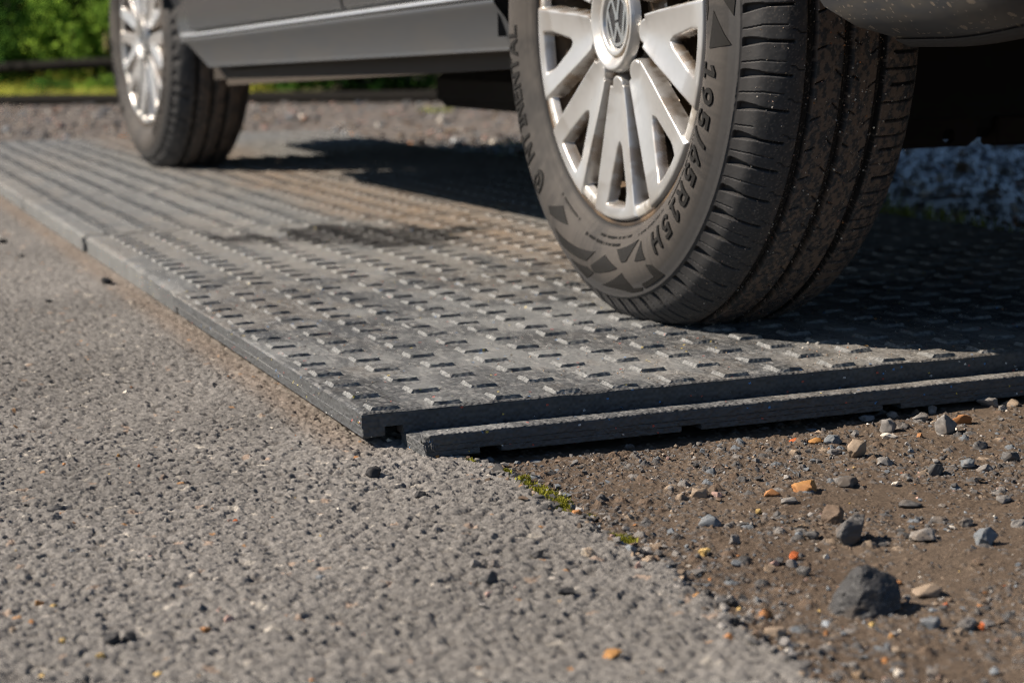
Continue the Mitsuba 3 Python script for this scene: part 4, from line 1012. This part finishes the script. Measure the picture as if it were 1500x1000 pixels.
# windows: dark glass let into the upper body
def window(pts, dy):
    h = [(.012, .97), (-.17, 1.44)]
    v = []
    for x, z in pts: t = (z - .97) / (1.44 - .97); v.append((x, h[0][1] * 0 + .012 + t * (-.182) + dy, z))
    v = np.array(v); n = len(v); w = v.copy(); w[:, 1] -= .006
    f = [(0, i, i + 1) for i in range(1, n - 1)] + [(n, n + i + 1, n + i) for i in range(1, n - 1)] + [q for i in range(n) for q in ((i, n + i, (i + 1) % n), (n + i, n + (i + 1) % n, (i + 1) % n))]
    return np.vstack([v, w]), np.array(f)
for pts in ([(-.30, 1.02), (.40, 1.0), (.40, 1.42), (-.22, 1.40)], [(.46, 1.0), (1.00, 1.0), (1.00, 1.42), (.46, 1.42)], [(1.06, 1.0), (2.0, 1.0), (1.62, 1.40), (1.06, 1.42)]):
    put(CAR + '__window', window(pts, .003), 'm_glass_dark')
put(CAR + '__tail_lamp', box(-.80, -.60, -.10, .016, .72, .92, .02), 'm_red', 30)

# rear bumper: wraps from the wheel arch round the corner, tucked under at the bottom
def bumper():
    prof = [(.00, .655), (.004, .60), (.006, .50), (.006, .42), (.004, .37), (-.002, .338), (-.012, .310), (-.026, .294), (-.044, .285), (-.050, .2815), (-.058, .2805), (-.10, .284), (-.16, .292)]
    path = [(-.36, .028)]; path += [(-.36 - .28 * t, .028 - .004 * t) for t in np.linspace(0.03, 1, 26)]
    cx, cy, r = -.64, -.156, .18
    path += [(cx - r * math.sin(a), cy + r * math.cos(a)) for a in np.linspace(.05, math.pi / 2, 24)]
    path += [(-.82 - .02 * math.sin(math.pi * t), -.156 + (2 * YC + .312) * t) for t in np.linspace(.02, .98, 30)]
    path += [(x, 2 * YC - y) for x, y in path[:51][::-1]]
    p = np.array(path); tg = np.gradient(p, axis=0); tg /= np.linalg.norm(tg, axis=1, keepdims=True); nn = np.stack([tg[:, 1], -tg[:, 0]], -1)
    if nn[3, 1] < 0: nn = -nn
    n, m = len(p), len(prof); v = np.zeros((n, m, 3))
    for j, (d, z) in enumerate(prof):
        q = p + nn * d
        # the front end leans back along the arch
        st = np.interp(z, [.272, .285, .296, .318, .36, .45, .6], [-.545, -.50, -.468, -.437, -.42, -.39, -.362]) + .36
        fade = np.clip(1 - np.arange(n) / 27, 0, 1); fade2 = np.clip(1 - np.arange(n)[::-1] / 27, 0, 1)
        q[:, 0] += st * np.maximum(fade, fade2)
        rise = .026 * sm(-.56, -.82, q[:, 0]) if z < .4 else 0
        v[:, j, :2] = q; v[:, j, 2] = z + rise
    return v.reshape(-1, 3), tris(grid_faces(n, m))
put(CAR + '__rear_bumper', bumper(), 'm_bumper', 50)
v, f = bumper(); m = 13; lipv = v.reshape(-1, m, 3)[:, 8:11].copy(); lipv[:, 0, 2] -= .0015; lipv[:, 1, 2] -= .004; lipv[:, 2, 2] -= .003
put(CAR + '__bumper_lip', (lipv.reshape(-1, 3), tris(grid_faces(len(lipv), 3))), 'm_dark', True)

# underside: floor, jacking seam, silencer, axle with its brackets
def vcbox(name, m, base, seed, smooth=30):
    m = m if isinstance(m, trimesh.Trimesh) else trimesh.Trimesh(*m, process=False)
    m = m.subdivide().subdivide(); n = fb(np.array(m.vertices) * 22, 3, seed)
    return put(CAR + '__' + name, m, 'm_under', True if smooth is True else False, lerp(np.array(base) * .7, np.array(base) * 1.4, n))
fl = man_mesh(man_poly([(.40, .262), (2.30, .212), (2.30, .30), (.40, .33)], 1.56).rotate((90, 0, 0)).translate((0, -.082, 0)))
vcbox('floor', fl, (.035, .03, .026), 3)
vcbox('seam_flange', man_mesh(man_poly([(.43, .252), (2.10, .204), (2.10, .235), (.43, .28)], .012).rotate((90, 0, 0)).translate((0, -.066, 0))), (.05, .042, .035), 4)
vcbox('silencer', box(1.55, 2.05, -.80, -.50, .146, .225, .02), (.02, .02, .02), 5)
vcbox('fuel_tank', box(.55, 1.25, -1.3, -.45, .185, .29, .03), (.02, .02, .02), 6)
vcbox('axle_beam', mesh_union([box(.05, .16, 2 * YC + .24, -.24, .166, .30, .012), box(.05, .16, 2 * YC + .24, -.24, .29, .46, .012), box(-.05, .06, -.30, -.22, .2, .38, .01)]), (.016, .015, .014), 7)
br = man_poly([(-.33, .19), (-.33, .163), (-.336, .158), (-.462, .158), (-.474, .166), (-.474, .18), (-.466, .19)], .012)
br = br - m3.Manifold.cylinder(.1, .0085, .0085, 24).scale((1, 1, 1)).translate((-.437, .170, -.03))
br = br.transform(np.array([[0, 0, 1, .046], [1, 0, 0, 0], [0, 1, 0, 0]], float))
vcbox('bracket', man_mesh(br), (.022, .016, .013), 8)
vcbox('bracket', box(.04, .075, -.545, -.498, .157, .19, .003), (.026, .018, .014), 9)
vcbox('bracket', box(.06, .12, -.75, -.552, .161, .19, .003), (.02, .017, .015), 10)
vcbox('front_shadow_box', box(2.98, 3.74, 2 * YC + .3, -.36, .226, .55, .02), (.014, .014, .014), 12)  # added unseen box, carries the car's shadow on under the nose
vcbox('spare_well', box(-.72, -.12, -1.30, -.42, .285, .40, .05), (.012, .012, .012), 11)
def arch_sun_block(s):  # added flap above the view, blocks sun leaking through the arch gap
    t = np.radians(np.linspace(238, 263.5, 14)); pr = [(.336, .002), (.398, .002), (.398, -.03), (.336, -.03), (.336, .002)]
    v = np.array([[(-r * math.sin(a), y, HUB - r * math.cos(a)) for r, y in pr] for a in t]).reshape(-1, 3); f = tris(grid_faces(len(t), 5))
    k = (len(t) - 1) * 5; f = np.vstack([f, [[0, 1, 2], [0, 2, 3], [k, k + 2, k + 1], [k, k + 3, k + 2]]])
    if s < 0: v[:, 1] = 2 * YC - v[:, 1]
    return v, f
for s in (1, -1): put(CAR + '__arch_sun_block', arch_sun_block(s), 'm_dark', 40)
# dark liners inside the wheel arches
def liner(cx, s):
    a = np.radians(np.linspace(112, 272, 41) if cx == 0 else np.linspace(100, 245, 34)); r = .388 if cx == 0 else .348
    yo, yi = .006, -.36
    v = np.array([[(cx - r * math.sin(t), y, HUB - r * math.cos(t)) for y in (yo if t < math.radians(257) else -.024, yi)] for t in a]); 
    V = v.reshape(-1, 3); V = np.vstack([V, [[cx, yi, HUB + .12]]])
    f = tris(grid_faces(len(a), 2)); idx = np.arange(len(a)) * 2 + 1
    f = np.vstack([f, np.stack([idx[:-1], idx[1:], np.full(len(a) - 1, len(V) - 1)], -1)])
    if s < 0: V[:, 1] = 2 * YC - V[:, 1]
    return V, f
for cx in (0, WB):
    for s in (1, -1): put(CAR + '__arch_liner', liner(cx, s), 'm_dark', 40)

# ---------------------------------------------------------------- background: grass, edging log, knee rail, hedge
LD = np.array([-1.65, -1.85]) / np.hypot(1.65, 1.85)      # direction of the plot's edge
LN = np.array([-LD[1], LD[0]]) * -1 if False else np.array([1.85, -1.65]) / np.hypot(1.65, 1.85)   # away from the viewer
P0 = np.array([9.0, -.25])
def along(t, d): return P0 + LD * t + LN * d

def tube_along(pts, rad, n=10, seed=0):
    p = np.array(pts, float); t = np.gradient(p, axis=0); t /= np.linalg.norm(t, axis=1, keepdims=True)
    a = np.cross(t, [0, 0, 1.0]); bad = np.linalg.norm(a, axis=1) < 1e-3; a[bad] = [1, 0, 0]; a /= np.linalg.norm(a, axis=1, keepdims=True); b = np.cross(t, a)
    an = np.arange(n) * 2 * np.pi / n; R = np.broadcast_to(rad, (len(p),))
    v = p[:, None] + R[:, None, None] * (np.cos(an)[None, :, None] * a[:, None] + np.sin(an)[None, :, None] * b[:, None])
    V = v.reshape(-1, 3); V = V + (fb(V * 9 + seed, 3, seed)[:, None] - .5) * R.max() * .5 * (V - np.repeat(p, n, 0)) / R.max()
    f = tris(grid_faces(len(p), n, True)); k = len(V)
    V = np.vstack([V, p[0], p[-1]]); j = np.arange(n)
    return V, np.vstack([f, np.stack([j, np.full(n, k), (j + 1) % n], -1), np.stack([(len(p) - 1) * n + (j + 1) % n, np.full(n, k + 1), (len(p) - 1) * n + j], -1)])

tt = np.linspace(-3, 9, 60)
log = tube_along([(*along(t, .12), ZG + .012) for t in tt], .045, 10, 3)
tag(put('timber_edging', log, 'm_wood', True), 'long dark timber edging lying between the gravel and the grass', 'edging')

k = key_for('knee_rail'); tag(k, 'low dark wooden rail on short posts in front of the hedge', 'fence')
put(k + '__rail', tube_along([(*along(t, .95), .178 + .012 * math.sin(t * 1.3) + .012 * t) for t in np.linspace(-3, 7, 50)], .034, 10, 5), 'm_wood', True)
for t in (-1.6, .18, 1.96, 3.7, 5.5):
    put(k + '__post', tube_along([(*along(t, .95), z) for z in (ZG - .05, .05, .12, .19 + .012 * t)], .016, 9, 6), 'm_wood', True)

# sunlit grass bank behind the rail
def bank():
    ts, ds = np.linspace(-5, 12, 120), np.linspace(.12, 6, 60)
    Tt, Dd = np.meshgrid(ts, ds, indexing='ij'); xy = P0 + Tt.reshape(-1, 1) * LD + Dd.reshape(-1, 1) * LN
    P = np.c_[xy, np.zeros(len(xy))]
    z = ZG - .012 + .10 * sm(.2, 2.5, Dd.ravel()) + .05 * (fb(P * 2, 3, 7) - .5) * sm(.12, .5, Dd.ravel())
    c = lerp(lerp([.08, .085, .025], [.2, .19, .06], fb(P * 3, 3, 8)), [.03, .028, .02], sm(.9, 1.6, Tt.ravel()))
    return (np.c_[xy, z], tris(grid_faces(120, 60))), c
m, c = bank(); tag(put('grass_bank', m, 'm_ground', True, c), kind='structure')
def grass():
    r = np.random.default_rng(71); n = 15000
    t = r.uniform(-3.5, 1.15, n); d = .2 + 3.2 * r.uniform(0, 1, n) ** 1.5
    xy = P0 + t[:, None] * LD + d[:, None] * LN; P = np.c_[xy, np.zeros(n)]
    z = ZG - .015 + .10 * sm(.2, 2.5, d)
    h = r.uniform(.04, .13, n) * (0.6 + .8 * fb(P * 2.5, 2, 9)); a = r.uniform(0, 2 * np.pi, n); w = r.uniform(.004, .008, n)
    b = np.c_[xy, z]; dd = np.stack([np.cos(a) * w, np.sin(a) * w, a * 0], -1)
    tip = b + np.stack([r.normal(0, .35, n) * h, r.normal(0, .35, n) * h, h], -1)
    v = np.stack([b - dd, b + dd, tip], 1).reshape(-1, 3)
    c = np.repeat(lerp([.34, .38, .05], [.72, .68, .18], np.clip(fb(P * 1.7, 3, 10) * 1.2 - .1 + r.normal(0, .15, n), 0, 1)), 3, 0)
    tag(put('grass', (v, np.arange(3 * n).reshape(-1, 3)), 'm_leaf', False, c), 'sunlit yellow green grass behind the low rail', 'grass', kind='stuff')
grass()

def bush(t, d, hgt, rad, n, leaf, seed, tint, label):
    r = np.random.default_rng(seed); k = key_for('hedge_bush')
    tag(k, label, 'bush', 'hedge bushes behind the low rail')
    base = along(t, d); tr = []
    for i in range(5):
        a = r.uniform(0, 2 * np.pi); e = np.array([base[0] + math.cos(a) * rad * .5, base[1] + math.sin(a) * rad * .5, hgt * r.uniform(.6, .9)]); s = np.array([base[0] + r.normal(0, .05), base[1] + r.normal(0, .05), -.02])
        q = np.linspace(0, 1, 8)[:, None]; tr.append(tube_along(s + (e - s) * q + np.c_[np.sin(q * 5 + i) * .05, np.cos(q * 4 + i) * .05, q * 0], np.linspace(.03, .008, 8), 6, i))
    put(k + '__trunk', mesh_union(tr), 'm_wood', True)
    # leaf clumps spread through the crown
    nc = 110; cc = r.normal(0, 1, (nc, 3)); cc /= np.linalg.norm(cc, axis=1, keepdims=True); cc *= r.uniform(.35, 1, (nc, 1)) ** .6
    cen = np.c_[base[0] + cc[:, 0] * rad, base[1] + cc[:, 1] * rad, hgt * .47 + cc[:, 2] * hgt * .5]
    w = r.integers(0, nc, n); p = cen[w] + r.normal(0, 1, (n, 3)) * [rad * .14, rad * .14, hgt * .06]
    p[:, 2] = np.maximum(p[:, 2], .03)
    R = rot_rand(n, r); L = leaf * np.exp(r.normal(0, .25, n))
    shp = np.array([(-.5, 0, 0), (0, -.28, .06), (.5, 0, 0), (0, .28, .06)])
    v = np.einsum('nij,vj->nvi', R, shp) * L[:, None, None] + p[:, None]
    f = (np.array([[0, 1, 2], [0, 2, 3]])[None] + (np.arange(n) * 4)[:, None, None]).reshape(-1, 3)
    tone = np.random.default_rng(seed + 1).uniform(0, 1, nc)[w] * .6 + r.uniform(0, 1, n) * .4
    c = np.repeat(lerp(tint[0], tint[1], tone), 4, 0)
    put(k + '__foliage', (v.reshape(-1, 3), f), 'm_leaf', False, c)
G1 = ((.03, .1, .02), (.36, .55, .08)); G2 = ((.06, .13, .02), (.28, .36, .06)); G3 = ((.018, .065, .02), (.12, .24, .04))
bush(-1.1, 1.75, 1.3, .75, 7000, .06, 101, G3, 'dark green hedge bush at the far left behind the rail')
bush(-.25, 1.55, .95, .5, 5500, .05, 108, G1, 'low leafy bush with bright leaf tips behind the left end of the rail')
bush(.45, 1.65, 1.1, .6, 7000, .055, 102, G1, 'leafy green hedge bush directly left of the far wheel')
bush(.32, .75, .12, .2, 600, .035, 110, G1, 'low leafy tuft growing under the rail beside the far wheel')
bush(-.15, .8, .1, .16, 600, .03, 111, G3, 'low dark tuft growing under the left end of the rail')
bush(1.7, 1.1, 1.2, .75, 7000, .065, 103, G3, 'green hedge bush hidden behind the far wheel')
bush(3.1, 1.2, 1.2, .8, 6500, .07, 104, G3, 'dark green hedge bush seen through the gap under the car')
bush(-3.0, 1.9, 1.5, .9, 4500, .08, 106, G2, 'green hedge bush outside the left end of the rail')
for i_, (t_, d_) in enumerate(((-3.6, 4.6), (-1.6, 4.3), (.4, 4.5), (2.4, 4.4))):
    bush(t_, d_, 3.0 + .3 * (i_ % 3), 1.35, 6500, .13, 120 + i_, G3, ('dense dark shrub at the left end of the back row', 'dense dark shrub second in the back row', 'dense dark shrub third in the back row, beyond the low leafy bush', 'dense dark shrub at the right end of the back row')[i_])
# dry seed stalks in front of the hedge
def stalks():
    r = np.random.default_rng(77); out = []
    for i in range(26):
        t = r.normal(.45, .35); b = along(t, 1.2 + r.uniform(-.1, .25)); h = r.uniform(.25, .5)
        q = np.linspace(0, 1, 5)[:, None]; e = np.array([b[0] + r.normal(0, .05), b[1] + r.normal(0, .05), h]); s = np.array([b[0], b[1], -.02])
        out.append(tube_along(s + (e - s) * q, np.linspace(.003, .002, 5), 4, i)); out.append(tube_along(e + np.array([0, 0, 1.0]) * np.linspace(-.02, .09, 4)[:, None], np.array([.004, .014, .012, .003]), 5, i))
    m = mesh_union(out)
    tag(put('dry_stalks', m, 'm_plant', True, np.tile([.42, .33, .16], (len(m.vertices), 1))), 'dry tan seed stalks standing behind the low rail', 'dry grass', kind='stuff')
stalks()
